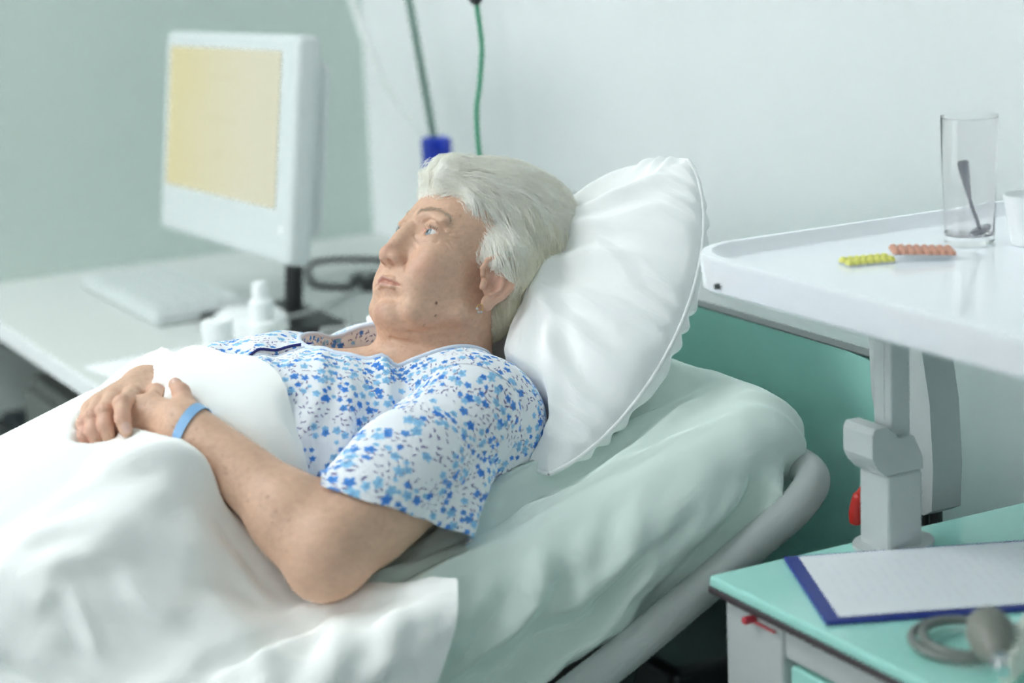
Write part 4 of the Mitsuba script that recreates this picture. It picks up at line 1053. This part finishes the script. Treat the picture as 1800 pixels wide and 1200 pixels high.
groove = meshkit.fbm(np.c_[to_head(HV)[:, 1] * .5, to_head(HV)[:, 2] * .25 + to_head(HV)[:, 0] * .06, to_head(HV)[:, 0] * .02], 3, 4)
hn = np.asarray(hr.vertex_normals); sgn_ = np.sign((hn * (HV - from_head((-15, 0, 55)))).sum(1).mean())
hr.vertices = HV - sgn_ * hn * (.0060 + .004 * (groove - .5))[:, None]
add('person__hair', hr, 'hair', True, color=hair_colour(HV, .93))
say('person__hair', 'short white hair swept back from the forehead')
rs = np.random.RandomState(7)
def project(V, off):
    e = 8e-4
    v0 = hair_field(V); g = np.stack([hair_field(V + np.eye(3)[k] * e) - v0 for k in range(3)], 1) / e
    g /= np.linalg.norm(g, axis=1, keepdims=True) + 1e-9
    return V - g * (v0 - off)[:, None], g
def strands(N, seed, roots=None, length=(.035, .085), lift=.0012, r0=.00026, steps=10):
    rs = np.random.RandomState(seed)
    if roots is None:
        tri = rs.choice(len(hr.faces), N, p=hr.area_faces / hr.area); b = rs.dirichlet([1, 1, 1], N)
        V = (HV[hr.faces[tri]] * b[:, :, None]).sum(1)
    else: V = roots; N = len(V)
    q = to_head(V)
    ok = q[:, 1] > -50
    V = V[ok]; N = len(V)
    L = length[0] + rs.rand(N) * (length[1] - length[0])
    base_off = -.0035 + rs.rand(N) * .0035
    jit = rs.randn(N, 3) * .16
    pts = []
    clump = meshkit.noise(to_head(V) * .09, 5)
    for s in range(steps + 1):
        t = s / steps
        off = base_off - .004 * (1 - t) ** 3 + lift * t + .0022 * rs.rand(N) * (t > .7) * (rs.rand(N) < .25)
        qc = to_head(V); off = off + .0042 * (meshkit.noise(qc * [.045, .26, .26] + 3, 17) - .5) + .002 * (meshkit.noise(qc * [.09, .6, .6] + 5, 19) - .5)
        V, g = project(V, off)
        pts.append(V)
        q = to_head(V)
        # flow in the head's frame: back over the top, back and down over the side, slightly up at the front
        top = sst(70, 125, q[:, 2]); front = sst(45, 88, q[:, 0])
        f = np.stack([-np.ones(N), .10 * np.sign(q[:, 1]) * (1 - front), -.10 - .75 * (1 - top) * sst(60, -40, q[:, 0])], 1)
        f[:, 2] += front * 1.1 * (1 - top) - .35 * (1 - top)
        tem = np.exp(-((q[:, 0] - 40) / 15) ** 2 - ((q[:, 2] - 52) / 32) ** 2) * (q[:, 1] > 0)       # the lock that falls over the temple
        f = f * (1 - tem[:, None] * .85) + np.array([-.35, 0, -1.0]) * tem[:, None] * .85
        w = meshkit.noise(q * [.05, .06, .05] + 9, 3) - .5
        w2 = meshkit.noise(q * .14 + 3, 8) - .5
        f[:, 2] += w * 1.0 + w2 * .5; f += jit
        f = f @ HEAD_M.T
        f -= g * (f * g).sum(1, keepdims=True); f /= np.linalg.norm(f, axis=1, keepdims=True) + 1e-9
        V = V + f * (L / steps)[:, None]
    P = np.stack(pts, 1)                                   # N, S, 3
    return P
def strand_mesh(P, r0, col, sides=3, seed=0):
    N, S = P.shape[:2]
    t = np.gradient(P, axis=1); t /= np.linalg.norm(t, axis=2, keepdims=True) + 1e-12
    ref = np.where(np.abs(t[..., 2:]) < .9, [0, 0, 1.0], [1.0, 0, 0]); a = np.cross(t, ref); a /= np.linalg.norm(a, axis=2, keepdims=True) + 1e-12
    b = np.cross(t, a)
    rr = r0 * np.interp(np.linspace(0, 1, S), [0, .2, .7, 1], [.8, 1, 1, .35])
    an = np.arange(sides) * 2 * np.pi / sides
    V = P[:, :, None] + rr[None, :, None, None] * (np.cos(an)[None, None, :, None] * a[:, :, None] + np.sin(an)[None, None, :, None] * b[:, :, None])
    i, k, j = np.meshgrid(np.arange(N), np.arange(S - 1), np.arange(sides), indexing='ij')
    o = i * S * sides
    q = np.stack([o + k * sides + j, o + k * sides + (j + 1) % sides, o + (k + 1) * sides + (j + 1) % sides, o + (k + 1) * sides + j], -1).reshape(-1, 4)
    m = trimesh.Trimesh(V.reshape(-1, 3), np.vstack([q[:, [0, 1, 2]], q[:, [0, 2, 3]]]), process=False)
    c = np.repeat(np.repeat(col[:, None], S, 1)[:, :, None], sides, 2).reshape(-1, 3)
    return m, c
NH = globals().get('NH', 19000)
P = strands(NH, 1)
qq = to_head(P.reshape(-1, 3)).reshape(P.shape)
P = P[~((qq[..., 0] > -34) & (qq[..., 0] < 12) & (qq[..., 2] < 5) & (qq[..., 2] > -40)).any(1)]
tone = .72 + .34 * np.random.RandomState(2).rand(len(P)) + .42 * meshkit.fbm(to_head(P[:, 2]) * [.05, .13, .13], 2, 6)
m, c = strand_mesh(P, .00027, np.clip(hair_colour(P[:, 5]) * tone[:, None], 0, .95))
add('person__hair__strands', m, 'hair', True, color=c)
say('person__hair__strands', kind='stuff')
# eyebrows and lashes
def arc(pts, n): return catmull(np.array(pts, float), n)
def brow_pts(s_):
    rs = np.random.RandomState(12)
    line = arc([(91, 11, 48), (85.5, 22, 54.5), (77.5, 34, 56), (69, 44, 51.5), (63, 50, 45)], 12)
    out = []
    for i in range(170):
        k = rs.randint(0, len(line) - 6); p = line[k] + rs.randn(3) * [.8, .8, 2.4]
        d = line[k + 5] - line[k]; d /= np.linalg.norm(d); d = d + np.array([0, 0, .35 * (1 - k / len(line)) + .15 * rs.randn()])
        out.append(np.array([p + d * t * (4 + 2.5 * rs.rand()) for t in np.linspace(0, 1, 5)]))
    P = np.array(out)[..., :] * [1, s_, 1]
    W = from_head(P.reshape(-1, 3))
    for _ in range(3):
        v0 = body_field(W, hands=False); g = np.stack([body_field(W + np.eye(3)[k] * 5e-4, hands=False) - v0 for k in range(3)], 1) / 5e-4
        W = W - g * (v0 - .0004)[:, None]
    return W.reshape(P.shape)
for s_ in (1, -1):
    P = brow_pts(s_)
    m, c = strand_mesh(P, .00013, np.tile([.44, .35, .27], (len(P), 1)) * (.7 + .6 * np.random.RandomState(3).rand(len(P), 1)))
    k = add('person__eyebrow', m, 'hair', True, color=c); say(k, 'thin grey-brown eyebrow', kind='stuff')
    rs = np.random.RandomState(4); out = []
    for up, n_, L0 in ((1, 34, 5.5), (0, 16, 2.2)):
        for i in range(n_):
            az = -.55 + 1.5 * rs.rand(); el = (LID_U if up else LID_L)(np.array(az))
            d = np.array([math.cos(el) * math.cos(az), math.cos(el) * math.sin(az), math.sin(el)])
            p0 = EYE + d * (EYE_R + 1.0); L = L0 * (.7 + .5 * rs.rand())
            u = np.array([d[0], d[1] + .25 * az, (.15 if up else -.55) + .1 * rs.randn()])
            out.append([p0 + u * L * t + np.array([0, 0, (3.2 if up else -.6) * t * t]) for t in np.linspace(0, 1, 6)])
    P = from_head(np.array(out) * [1, s_, 1])
    m, c = strand_mesh(P, .00011, np.tile([.07, .05, .04], (len(P), 1)))
    k = add('person__eyelashes', m, 'hair', True, color=c); say(k, kind='stuff')
body_v = [hd_m, ar_m]
bodym = cat(body_v)
add('person__body', bodym, 'skin', True, color=skin_colour(np.asarray(bodym.vertices)))

# ---------------------------------------------------------------- gown
def floral(u, v):
    """blue flowers and dark leaf sprigs on white; u, v in metres"""
    col = mi.Color3f(.80, .83, .875)
    c = .0056
    x, y = u / c, v / c; ix, iy = dr.floor(x), dr.floor(y)
    leaf = mi.Float(0)
    for a in (-1, 0, 1):
        for b in (-1, 0, 1):
            cx, cy = ix + a, iy + b
            on = mk.cell_rand(cx, cy, 11) < .80
            px_, py_ = x - cx - .15 - .7 * mk.cell_rand(cx, cy, 12), y - cy - .15 - .7 * mk.cell_rand(cx, cy, 13)
            t = 6.283 * (mk.cell_rand(cx, cy, 14) * .35 + mk.noise(u * 55, v * 55, 9)); s_, c_ = dr.sin(t), dr.cos(t)
            e1, e2 = px_ * c_ + py_ * s_, -px_ * s_ + py_ * c_
            k = dr.sqrt(dr.square(e1 / .38) + dr.square((e2 + .3 * e1 * e1) / .125))
            leaf = dr.select(on, dr.maximum(leaf, mk.smoothstep(1.15, .85, k)), leaf)
    patch = mk.smoothstep(.34, .44, mk.noise(u * 70, v * 70, 4))
    col = mk.mix(col, (.05, .028, .21), leaf * patch * .92)
    c = .0092
    x, y = u / c, v / c; ix, iy = dr.floor(x), dr.floor(y)
    wob = .22 * (mk.noise(u * 900, v * 900) - .5)
    for a in (-1, 0, 1):
        for b in (-1, 0, 1):
            cx, cy = ix + a, iy + b
            on = mk.cell_rand(cx, cy, 1) < .25 + .75 * mk.smoothstep(.38, .58, mk.noise(cx * .45, cy * .45, 21))
            px_, py_ = x - cx - .15 - .7 * mk.cell_rand(cx, cy, 2), y - cy - .15 - .7 * mk.cell_rand(cx, cy, 3)
            rr = dr.sqrt(px_ * px_ + py_ * py_) + 1e-5
            th = dr.atan2(py_, px_)
            lob = dr.abs(dr.cos(2.5 * th + 6.28 * mk.cell_rand(cx, cy, 5)))
            R = (.26 + .30 * mk.cell_rand(cx, cy, 4)) * (.60 + .40 * lob + wob)
            w = dr.select(on, mk.smoothstep(1.10, .85, rr / R), 0)
            pale = mk.cell_rand(cx, cy, 6)
            tone = mk.mix((.045, .20, .62), (.26, .52, .76), dr.select(pale > .55, .75 + .25 * pale, pale * .45))
            tone = tone * (.78 + .44 * mk.noise(u * 600, v * 600, 3))
            tone = mk.mix((.05, .12, .45), tone, mk.smoothstep(.0, .45, rr / R + .12))
            col = col * (1 - w) + tone * w
    return col
mat('gown_print', mk.proc(lambda p, n, uv: floral(uv.x, uv.y)), 0.8, 0.15, sheen=.25, bump=(weave, .00035))
mat('gown_piping', (.66, .73, .85), .7, .2)
mat('navy_trim', (.035, .045, .20), .7, .2)
SP0, SP1 = np.array([.55, 2.06, .80]), np.array([1.00, 2.06, .868])
GLINES = [(.80, -.05, .70, .16, .012, .005), (.84, .02, .74, .17, .010, .004), (.77, -.10, .69, .05, .012, .005), (.83, .10, .76, .22, .012, .006), (.88, .06, .84, .20, .012, .005), (.74, -.02, .68, .10, .010, .004), (.92, .0, .86, .12, .010, .004), (.90, -.1, .80, -.04, .012, .004), (.86, .16, .80, .26, .01, .005)]
def spine_uv(P):
    ax = (SP1 - SP0) / np.linalg.norm(SP1 - SP0); up = np.cross(ax, [0, 1, 0]); up = up if up[2] > 0 else -up
    r = P - SP0; s = r @ ax; w = r @ up; y = -r[:, 1]
    phi = np.arctan2(y / .165, w / .115)
    return s, phi * .14
def gown_field(P):
    d = torso_field(P)
    d = smin(d, cap(P, (.955, 1.93, .860), (.965, 2.165, .845), .060), .06)
    d = smin(d, cap(P, (.960, 2.20, .843), (.80, 2.31, .785), .060, .068), .04)        # far sleeve
    s, a = spine_uv(P)
    f = lines_folds(np.stack([P[:, 0], a], 1), GLINES) + .005 * (meshkit.fbm(np.stack([P[:, 0] * 14, a * 10, a * 0], 1), 2, 41) - .5)
    d = d - .011 - f
    ell_ = (np.sqrt(((P[:, 0] - .932) / .104) ** 2 + ((P[:, 1] - 2.06) / .098) ** 2) - 1) * .1
    d = np.maximum(d, np.where(P[:, 2] > .86, -ell_, -1))
    t = np.clip((P[:, 0] - .742) / (.836 - .742), 0, 1)
    wl = .010 * np.sin(np.pi * t) ** .8
    slit = np.abs(P[:, 1] - (2.052 + .012 * t)) - wl
    d = np.maximum(d, np.where((P[:, 2] > .90) & (t > 0) & (t < 1), -slit, -1))
    return np.maximum(d, .655 - P[:, 0])
gm = net_mesh(gown_field, (.645, 1.80, .715), (1.09, 2.42, 1.00), .0028, relax=1)
GV = np.asarray(gm.vertices)
def flatten(V, F, uv, seam, n=110):
    """relaxes a first unfolding so that its edges get their true lengths"""
    e = np.unique(np.sort(np.vstack([F[:, [0, 1]], F[:, [1, 2]], F[:, [2, 0]]]), axis=1), axis=0)
    e = e[np.linalg.norm(uv[e[:, 0]] - uv[e[:, 1]], axis=1) < seam]
    L = np.linalg.norm(V[e[:, 0]] - V[e[:, 1]], axis=1); c = np.bincount(e.ravel(), minlength=len(V)) + 1e-9
    for _ in range(n):
        d = uv[e[:, 1]] - uv[e[:, 0]]; l = np.linalg.norm(d, axis=1) + 1e-9
        m = d * ((l - L) / l)[:, None] * .5
        for k in (0, 1):
            uv[:, k] += 1.3 * (np.bincount(e[:, 0], m[:, k], minlength=len(V)) - np.bincount(e[:, 1], m[:, k], minlength=len(V))) / c
    return uv
s_, a_ = spine_uv(GV)
uvg = flatten(GV, np.asarray(gm.faces), np.stack([s_ + .3, a_ + 1], 1), .05)
# over the shoulders the cloth is cut in flat pieces: their print lies square to each piece
gf = np.asarray(gm.faces); gc = GV[gf].mean(1); gn = np.asarray(gm.vertex_normals)[gf].mean(1)
gn = gn * np.sign((gn * (gc - [.85, 2.06, .83])).sum(1).mean())
sh = (gc[:, 0] > .885 + .25 * np.clip(.905 - gc[:, 2], 0, .1))
ax_ = np.argmax(np.abs(gn) * [1.0, 1.0, 1.15], axis=1)
Vn, Fn, Un, o = [GV], [gf[~sh]], [uvg], len(GV)
for k, (i, j) in enumerate(((1, 2), (0, 2), (0, 1))):
    f = gf[sh & (ax_ == k)]
    if len(f):
        used, inv = np.unique(f, return_inverse=True)
        Vn.append(GV[used]); Fn.append(inv.reshape(-1, 3) + o); Un.append(GV[used][:, [i, j]] * [1, 1] + k * 1.7); o += len(used)
gnorm = np.asarray(gm.vertex_normals)
g2 = trimesh.Trimesh(np.vstack(Vn), np.vstack(Fn), process=False)
nn = np.vstack([gnorm] + [gnorm[np.unique(gf[sh & (ax_ == k)])] for k in range(3) if (sh & (ax_ == k)).any()])
scene['person__gown'] = mikit.ply(g2, 'gown_print', True, uv=np.vstack(Un))
say('person__gown', 'white hospital gown printed with blue flowers and dark leaves')
def on_gown(x, y, lift=.001):
    z = np.full(len(x), .99)
    for _ in range(60):
        q = np.stack([x, y, z], 1)
        d = torso_field(q); d = smin(d, cap(q, (.955, 1.93, .860), (.965, 2.165, .845), .060), .06)
        d = smin(d, cap(q, (.960, 2.20, .843), (.80, 2.31, .785), .060, .068), .04) - .011
        s, a = spine_uv(q); d = d - lines_folds(np.stack([q[:, 0], a], 1), GLINES) - .005 * (meshkit.fbm(np.stack([q[:, 0] * 14, a * 10, a * 0], 1), 2, 41) - .5)
        z = z - np.clip(d, -.01, .01) * .6
    return np.stack([x, y, z + lift], 1)
th = np.linspace(0, 2 * np.pi, 120)
ring = on_gown(.932 + .106 * np.cos(th), 2.06 + .100 * np.sin(th), .0)
add('person__gown__collar_piping', tube(ring[:-1][np.r_[0:119, 0:2]], .0030, 8, cap=False), 'gown_piping', True)
tt = np.linspace(0, 1, 40); xs_ = .742 + .094 * tt; wl = .010 * np.sin(np.pi * tt) ** .8
add('person__gown__placket_trim', tube(on_gown(xs_, 2.052 + .012 * tt + wl + .001, .0005), .0016, 8), 'navy_trim', True)
add('person__gown__placket_edge', tube(on_gown(xs_, 2.052 + .012 * tt - wl - .001, .0), .0014, 8), 'gown_piping', True)
# near sleeve: an open tube with folds, hem hanging wide round the upper arm
def build_sleeve():
    nt, nf = 90, 180
    t, ph = np.meshgrid(np.linspace(0, 1, nt), np.linspace(0, 2 * np.pi, nf), indexing='ij')
    C0, C1 = np.array([.943, 1.932, .875]), np.array([.812, 1.820, .793])
    A0, A1 = np.array([.080, .012, -.010]), np.array([.0700, .016, -.0430])
    ax = (C1 - C0) / np.linalg.norm(C1 - C0)
    def frame(A):
        A = A - ax * (A @ ax); B = np.cross(ax, A / np.linalg.norm(A)); return A, (B if B[1] < 0 else -B)
    a0, b0 = frame(A0); a1, b1 = frame(A1)
    A1h = A1                                               # the hem is cut on a slant
    t0_ = t; t = np.clip((t - .08) / .92, 0, 1); inn = np.clip(1 - t0_ / .08, 0, 1)
    s = t[..., None]
    bulge = np.sin(np.pi * t)[..., None]
    C = C0 + (C1 - C0) * s + bulge * np.array([0, -.004, .004])
    A = a0 + (A1h - a0) * s * 1.0
    B = b0 * .068 * (1 - s) + b1 * .064 * s
    P = C + A * np.cos(ph)[..., None] + B * np.sin(ph)[..., None]
    n = (A / np.linalg.norm(A, axis=-1, keepdims=True)) * np.cos(ph)[..., None] + (B / np.linalg.norm(B, axis=-1, keepdims=True)) * np.sin(ph)[..., None]
    w = .0045 * np.sin(ph * 5 + 1.3 + 1.2 * t) * t ** 1.5 + .003 * np.sin(ph * 9 - 2 * t) * t ** 2 + .004 * np.sin(ph * 3 - 3 * t + .5) * bulge[..., 0]
    w = w + .007 * (meshkit.fbm(np.stack([np.cos(ph) * 2.2, np.sin(ph) * 2.2, t * 3.2], -1), 3, 51) - .5)
    # creases running from the armpit over the sleeve
    for p0, t0, p1, t1, wd, h in ((2.2, .05, 4.0, .45, .10, .005), (2.6, .1, 4.6, .75, .09, .005), (2.9, .25, 4.2, .95, .08, .004), (5.6, .05, 4.9, .6, .1, .005), (3.3, .02, 4.6, .3, .09, .005)):
        w = w + lines_folds(np.stack([ph, t * 2], -1), [(p0, t0 * 2, p1, t1 * 2, wd * 1.6, h)])
    P = P + n * w[..., None]
    P = C - ax * (.055 * inn)[..., None] + (P - C) * np.sqrt(np.clip(1 - inn ** 2, 0, 1))[..., None]      # closed inside the armhole
    push = np.where(inn > 0, 0, 1).ravel()
    Q = P.reshape(-1, 3)
    for _ in range(8):
        d = arm_l(Q); e = 1e-3
        g = np.stack([arm_l(Q + np.eye(3)[k] * e) - d for k in range(3)], 1) / e
        Q = Q + g * (np.maximum(0, .0045 - d) * push)[:, None]
    P = Q.reshape(P.shape)
    inner = P - n * .0022
    uv = np.stack([ph * .072 + 3.0, t * .175 + 7.0], -1)
    ma, mb = grid(P), grid(inner)
    m0 = np.arange(nf) + (nt - 1) * nf; k = nt * nf
    rim = np.stack([m0[:-1], m0[1:], m0[1:] + k, m0[:-1] + k], 1)
    F = np.vstack([ma.faces, np.asarray(mb.faces)[:, ::-1] + k, rim[:, [0, 1, 2]], rim[:, [0, 2, 3]]])
    V = np.vstack([P.reshape(-1, 3), inner.reshape(-1, 3)])
    m = trimesh.Trimesh(V, F, process=False)
    c = m.triangles_center[:len(ma.faces)]; cc = C0 + ((c - C0) @ ax)[:, None] * ax
    if ((c - cc) * m.face_normals[:len(ma.faces)]).sum() < 0: m.invert()
    return m, np.vstack([uv.reshape(-1, 2)] * 2), P[-1]
sm, suv, hemr = build_sleeve()
add('person__gown__sleeve', sm, 'gown_print', True, uv=suv)
# hospital wristband
u_ = (WR_L - EL_L) / np.linalg.norm(WR_L - EL_L)
def build_band():
    c0 = WR_L - u_ * .004; e1 = np.cross(u_, [0, 0, 1]); e1 /= np.linalg.norm(e1); e2 = np.cross(u_, e1)
    n, V = 72, []
    ph = np.linspace(0, 2 * np.pi, n, endpoint=False)
    for off, lift in ((-.0055, .0026), (.0055, .0026), (.0055, .0016), (-.0055, .0016)):
        d = np.cos(ph)[:, None] * e1 + np.sin(ph)[:, None] * e2
        r = np.full(n, .020)
        c = c0 + u_ * off + u_[None] * (0.006 * np.cos(ph + .6))[:, None]
        for _ in range(40):
            r = r - np.clip(np.minimum(arm_l(c + d * r[:, None]), hand_field(c + d * r[:, None], WR_L, LH, LHR, .0165)), -.004, .004) * .8
        V.append(c + d * (r + lift)[:, None])
    V = np.vstack(V); F = []
    for a in range(4):
        b = (a + 1) % 4
        for i in range(n):
            j = (i + 1) % n; F += [[a * n + i, a * n + j, b * n + j], [a * n + i, b * n + j, b * n + i]]
    m = trimesh.Trimesh(V, F, process=False); trimesh.repair.fix_normals(m)
    return m
mat('band_blue', (.24, .46, .74), .35, .5)
add('person__wristband', build_band(), 'band_blue', 40)
say('person__wristband', 'pale blue hospital wristband on the near wrist')
# earring: a small gold hoop with two stones
mat('gold', (.60, .38, .16), .25, .5, metallic=1.0)
mat('stone', (.55, .56, .58), .1, .8, metallic=.6)
e0 = from_head((-6, 77, -41))
ang = np.linspace(0, 2 * np.pi, 28)
hx = from_head((1, 0, 0)) - from_head((0, 0, 0)); hz = from_head((0, 0, 1)) - from_head((0, 0, 0))
loop = np.array([e0 + hx * 4.2 * math.cos(t) + hz * 5.2 * math.sin(t) for t in ang])
add('person__earring', tube(loop, .0007, 8, cap=False), 'gold', True)
for p, r_ in (((-9.5, 77.6, -44.5), .0017), ((-5.5, 78, -46.6), .0014), ((-2.2, 77.6, -43.5), .0016)):
    add('person__earring__stone', move(trimesh.creation.icosphere(1, r_), *from_head(p)), 'stone', False)
# finger nails that show
mat('nail', (.66, .43, .36), .22, .5, clearcoat=.5)
def nail(H, R, k, side):
    p1, p2 = np.array(H[k][2]), np.array(H[k][3]); u = (p2 - p1) / np.linalg.norm(p2 - p1)
    nrm_ = np.array(side, float); nrm_ -= u * (nrm_ @ u); nrm_ /= np.linalg.norm(nrm_); w_ = np.cross(u, nrm_)
    r = R[k][3]; c = p1 + (p2 - p1) * .78
    a, b = np.meshgrid(np.linspace(-.95, .95, 9), np.linspace(-1, 1, 9), indexing='ij')
    wid = r * .72 * (1 - .12 * b ** 2)
    P = c + u * (b * r * .85)[..., None] + w_ * (np.sin(a) * wid * 1.1)[..., None] + nrm_ * (r * 1.03 * np.cos(a * .78) + .0003 - .0012 * np.maximum(b, 0) ** 2)[..., None]
    return grid(P)
add('person__fingernail', nail(RH, RHR, 'index', (-.1, -.75, .55)), 'nail', True)
add('person__fingernail', nail(LH, LHR, 'thumb', (-.3, -.6, .7)), 'nail', True)

# ---------------------------------------------------------------- duvet
def duvet_top(X, Y):
    """height of the duvet's upper side over the bed"""
    X, Y = np.asarray(X, float), np.asarray(Y, float)
    base = z_m(X) + .022
    peak = np.interp(X, [-1.0, -.2, .2, .40, .50, .56, .60, .64, .70, .75, .80, .90], [.80, .812, .816, .834, .860, .892, .912, .910, .930, .938, .933, .93])
    yn = np.interp(X, [-1, .2, .45, .62, .70, .76, .85], [1.74, 1.765, 1.785, 1.825, 1.885, 1.915, 1.93])
    wn = np.interp(X, [-1, .45, .62, .76], [.075, .085, .085, .075])
    near = sst(0, 1, (Y - (yn - wn)) / (2 * wn))
    far = sst(0, 1, (2.46 - Y) / .18)
    belly = sst(.62, .70, X)
    crown = 1 - .12 * ((Y - 2.06) / .22) ** 2
    hollow = 1 - .26 * sst(1.97, 2.10, Y)                 # lower behind the hands
    body = (peak - base) * near * far * np.clip(crown * belly + hollow * (1 - belly), .5, 1)
    return base + body
def build_duvet():
    nx, nq = 420, 360
    U = np.linspace(0, 1, nx); Q = np.linspace(0, 1, nq)
    u, q = np.meshgrid(U, Q, indexing='ij')
    qt = .80                                             # share of the width that lies on top
    Yt = 2.60 + (BW0 - .024 - 2.60) * np.clip(q / qt, 0, 1)
    # hem: a line across the belly that swings towards the head end at the near corner
    hem = np.interp(Yt, [1.70, 1.735, 1.77, 1.80, 1.84, 1.88, 1.93, 2.0, 2.06, 2.15, 2.3, 2.6], [.822, .812, .780, .762, .752, .752, .752, .748, .735, .72, .74, .78])
    hem = hem - .15 * np.clip((q - qt) / (1 - qt), 0, 1)
    X = -1.0 + (hem + 1.0) * (1 - (1 - u) ** 1.0)
    z = duvet_top(X, Yt)
    hang = np.clip((q - qt) / (1 - qt), 0, 1) * .30
    Yh = Yt.copy()
    r = .03; k = np.clip(hang / (r * math.pi / 2), 0, 1) * math.pi / 2
    Yh = np.where(hang > 0, Yt - r * np.sin(k) * 1.0, Yh)
    zz = np.where(hang > 0, z - r * (1 - np.cos(k)) - np.maximum(hang - r * math.pi / 2, 0), z)
    P = np.stack([X, Yh, zz], -1)
    # creases
    S = np.stack([P[..., 0], Yt - hang], -1)             # unfolded coordinates
    w = lines_folds(S, DUVET_LINES)
    q3 = np.stack([S[..., 0] * 8, S[..., 1] * 11, S[..., 0] * 0], -1)
    w = w + .016 * (meshkit.fbm(q3, 3, 31) - .5) + .0045 * (meshkit.fbm(q3 * 4, 2, 33) - .5)
    gx = np.gradient(P, axis=0); gy = np.gradient(P, axis=1)
    nrm = np.cross(gx, gy); nrm /= np.linalg.norm(nrm, axis=-1, keepdims=True) + 1e-12
    nrm = np.where(nrm[..., 2:3] < 0, -nrm, nrm) if np.median(nrm[..., 2]) > 0 else -nrm
    edge = sst(0, .012, 1 - u)
    top = P + nrm * (w * 1.0)[..., None]
    # the arm and the hands press in
    Vt = top.reshape(-1, 3)
    sel = np.nonzero((Vt[:, 0] > .50) & (Vt[:, 0] < .84) & (Vt[:, 1] < 2.16) & (Vt[:, 2] > .70))[0]
    low = np.nonzero((Vt[:, 0] > -.45) & (Vt[:, 1] > 1.80) & (Vt[:, 1] < 2.45))[0]
    for _ in range(5):
        Q = Vt[low]
        d = np.minimum(torso_field(Q) - .011, legs_field(Q))
        d = np.minimum(d, cap(Q, EL_R, WR_R, .042, .032) + .05 * sst(.73, .665, Q[:, 0]))
        Vt[low, 2] += np.clip(.013 - d, 0, .012)
    sm_ = Vt[:, 2].reshape(top.shape[:2])
    for _ in range(6):
        sm_[1:-1, 1:-1] = .5 * sm_[1:-1, 1:-1] + .125 * (sm_[2:, 1:-1] + sm_[:-2, 1:-1] + sm_[1:-1, 2:] + sm_[1:-1, :-2])
    Vt[:, 2] = sm_.ravel()
    for _ in range(6):
        Q = Vt[sel]; m = np.linalg.norm(Q - [.61, 2.03, .915], axis=1) < .115
        dd = np.full(len(Q), 9.0)
        dd = np.minimum(dd, arm_l(Q))
        if m.any(): dd[m] = np.minimum(dd[m], np.minimum(hand_field(Q[m], WR_L, LH, LHR, .0165), hand_field(Q[m], WR_R, RH, RHR, .0165)))
        Vt[sel, 2] -= np.maximum(0, .0035 - dd) * 1.0
    sm_ = Vt[:, 2].reshape(top.shape[:2]); i0 = np.searchsorted(np.linspace(0, 1, nx), .80)
    for _ in range(3):
        b_ = sm_[i0:-1, 1:-1]
        sm_[i0:-1, 1:-1] = .5 * b_ + .125 * (sm_[i0 + 1:, 1:-1] + sm_[i0 - 1:-2, 1:-1] + sm_[i0:-1, 2:] + sm_[i0:-1, :-2])
    Vt[:, 2] = sm_.ravel()
    top = Vt.reshape(top.shape)
    bot = top - nrm * (.022 * np.sqrt(np.clip(1 - np.clip(1 - (1 - u) / .014, 0, 1) ** 2, 0, 1)))[..., None]
    n, m = nx, nq
    V = np.vstack([top.reshape(-1, 3), bot.reshape(-1, 3)])
    i, j = np.meshgrid(np.arange(n - 1), np.arange(m - 1), indexing='ij')
    qd = np.stack([i * m + j, (i + 1) * m + j, (i + 1) * m + j + 1, i * m + j + 1], -1).reshape(-1, 4)
    sub = qd[(i >= n - 30).ravel()]                      # the lower layer shows only near the hem
    Fq = np.vstack([qd, sub[:, ::-1] + n * m])
    mesh = trimesh.Trimesh(V, np.vstack([Fq[:, [0, 1, 2]], Fq[:, [0, 2, 3]]]), process=False)
    if mesh.face_normals[np.argmax(mesh.triangles_center[:len(qd), 2])][2] < 0: mesh.invert()
    hemline = top[-1]
    mesh.remove_unreferenced_vertices()
    return mesh, hemline
DUVET_LINES = [(.479, 1.911, .673, 1.877, .014, .009), (.497, 1.856, .640, 1.822, .013, .009), (.440, 1.834, .549, 1.831, .012, .011), (.549, 1.763, .715, 1.797, .016, .013),
    (.690, 1.795, .756, 1.791, .014, .010), (.607, 1.695, .695, 1.765, .014, .013), (.538, 1.927, .614, 1.871, .013, .006), (.447, 1.880, .514, 1.856, .011, .008), (.440, 1.815, .490, 1.808, .010, .010),
    (.520, 1.812, .577, 1.786, .012, .010), (.745, 1.790, .805, 1.690, .013, .007), (.726, 1.705, .781, 1.668, .016, .009), (.734, 1.785, .665, 1.665, .016, .010), (.450, 1.945, .530, 1.955, .012, .005),
    (.634, 1.846, .684, 1.840, .010, -.005), (.765, 1.714, .706, 1.640, .014, .008), (.708, 1.961, .716, 1.895, .010, .005), (.730, 1.925, .751, 1.875, .009, .005), (.395, 1.782, .450, 1.742, .007, -.009),
    (.472, 1.805, .490, 1.770, .009, .009), (.587, 1.805, .664, 1.818, .011, -.007), (.547, 1.853, .676, 1.899, .016, .005), (.58, 1.74, .66, 1.70, .014, .009), (.50, 1.72, .58, 1.76, .013, .009), (.68, 1.99, .75, 2.10, .02, .006), (.69, 2.03, .76, 2.06, .014, .006)]
mat('duvet_cotton', mk.proc(lambda p, n, uv: mk.mix((0.84, 0.865, 0.85), (0.87, 0.89, 0.875), mk.fbm(p.x * 14, p.y * 14, p.z * 14))), 0.85, 0.12, sheen=0.3, bump=(weave, .0004))
say('duvet', 'white duvet drawn up to the patient\'s waist', 'duvet')
dm, hemline = build_duvet()
add('duvet__cover', dm, 'duvet_cotton', True)
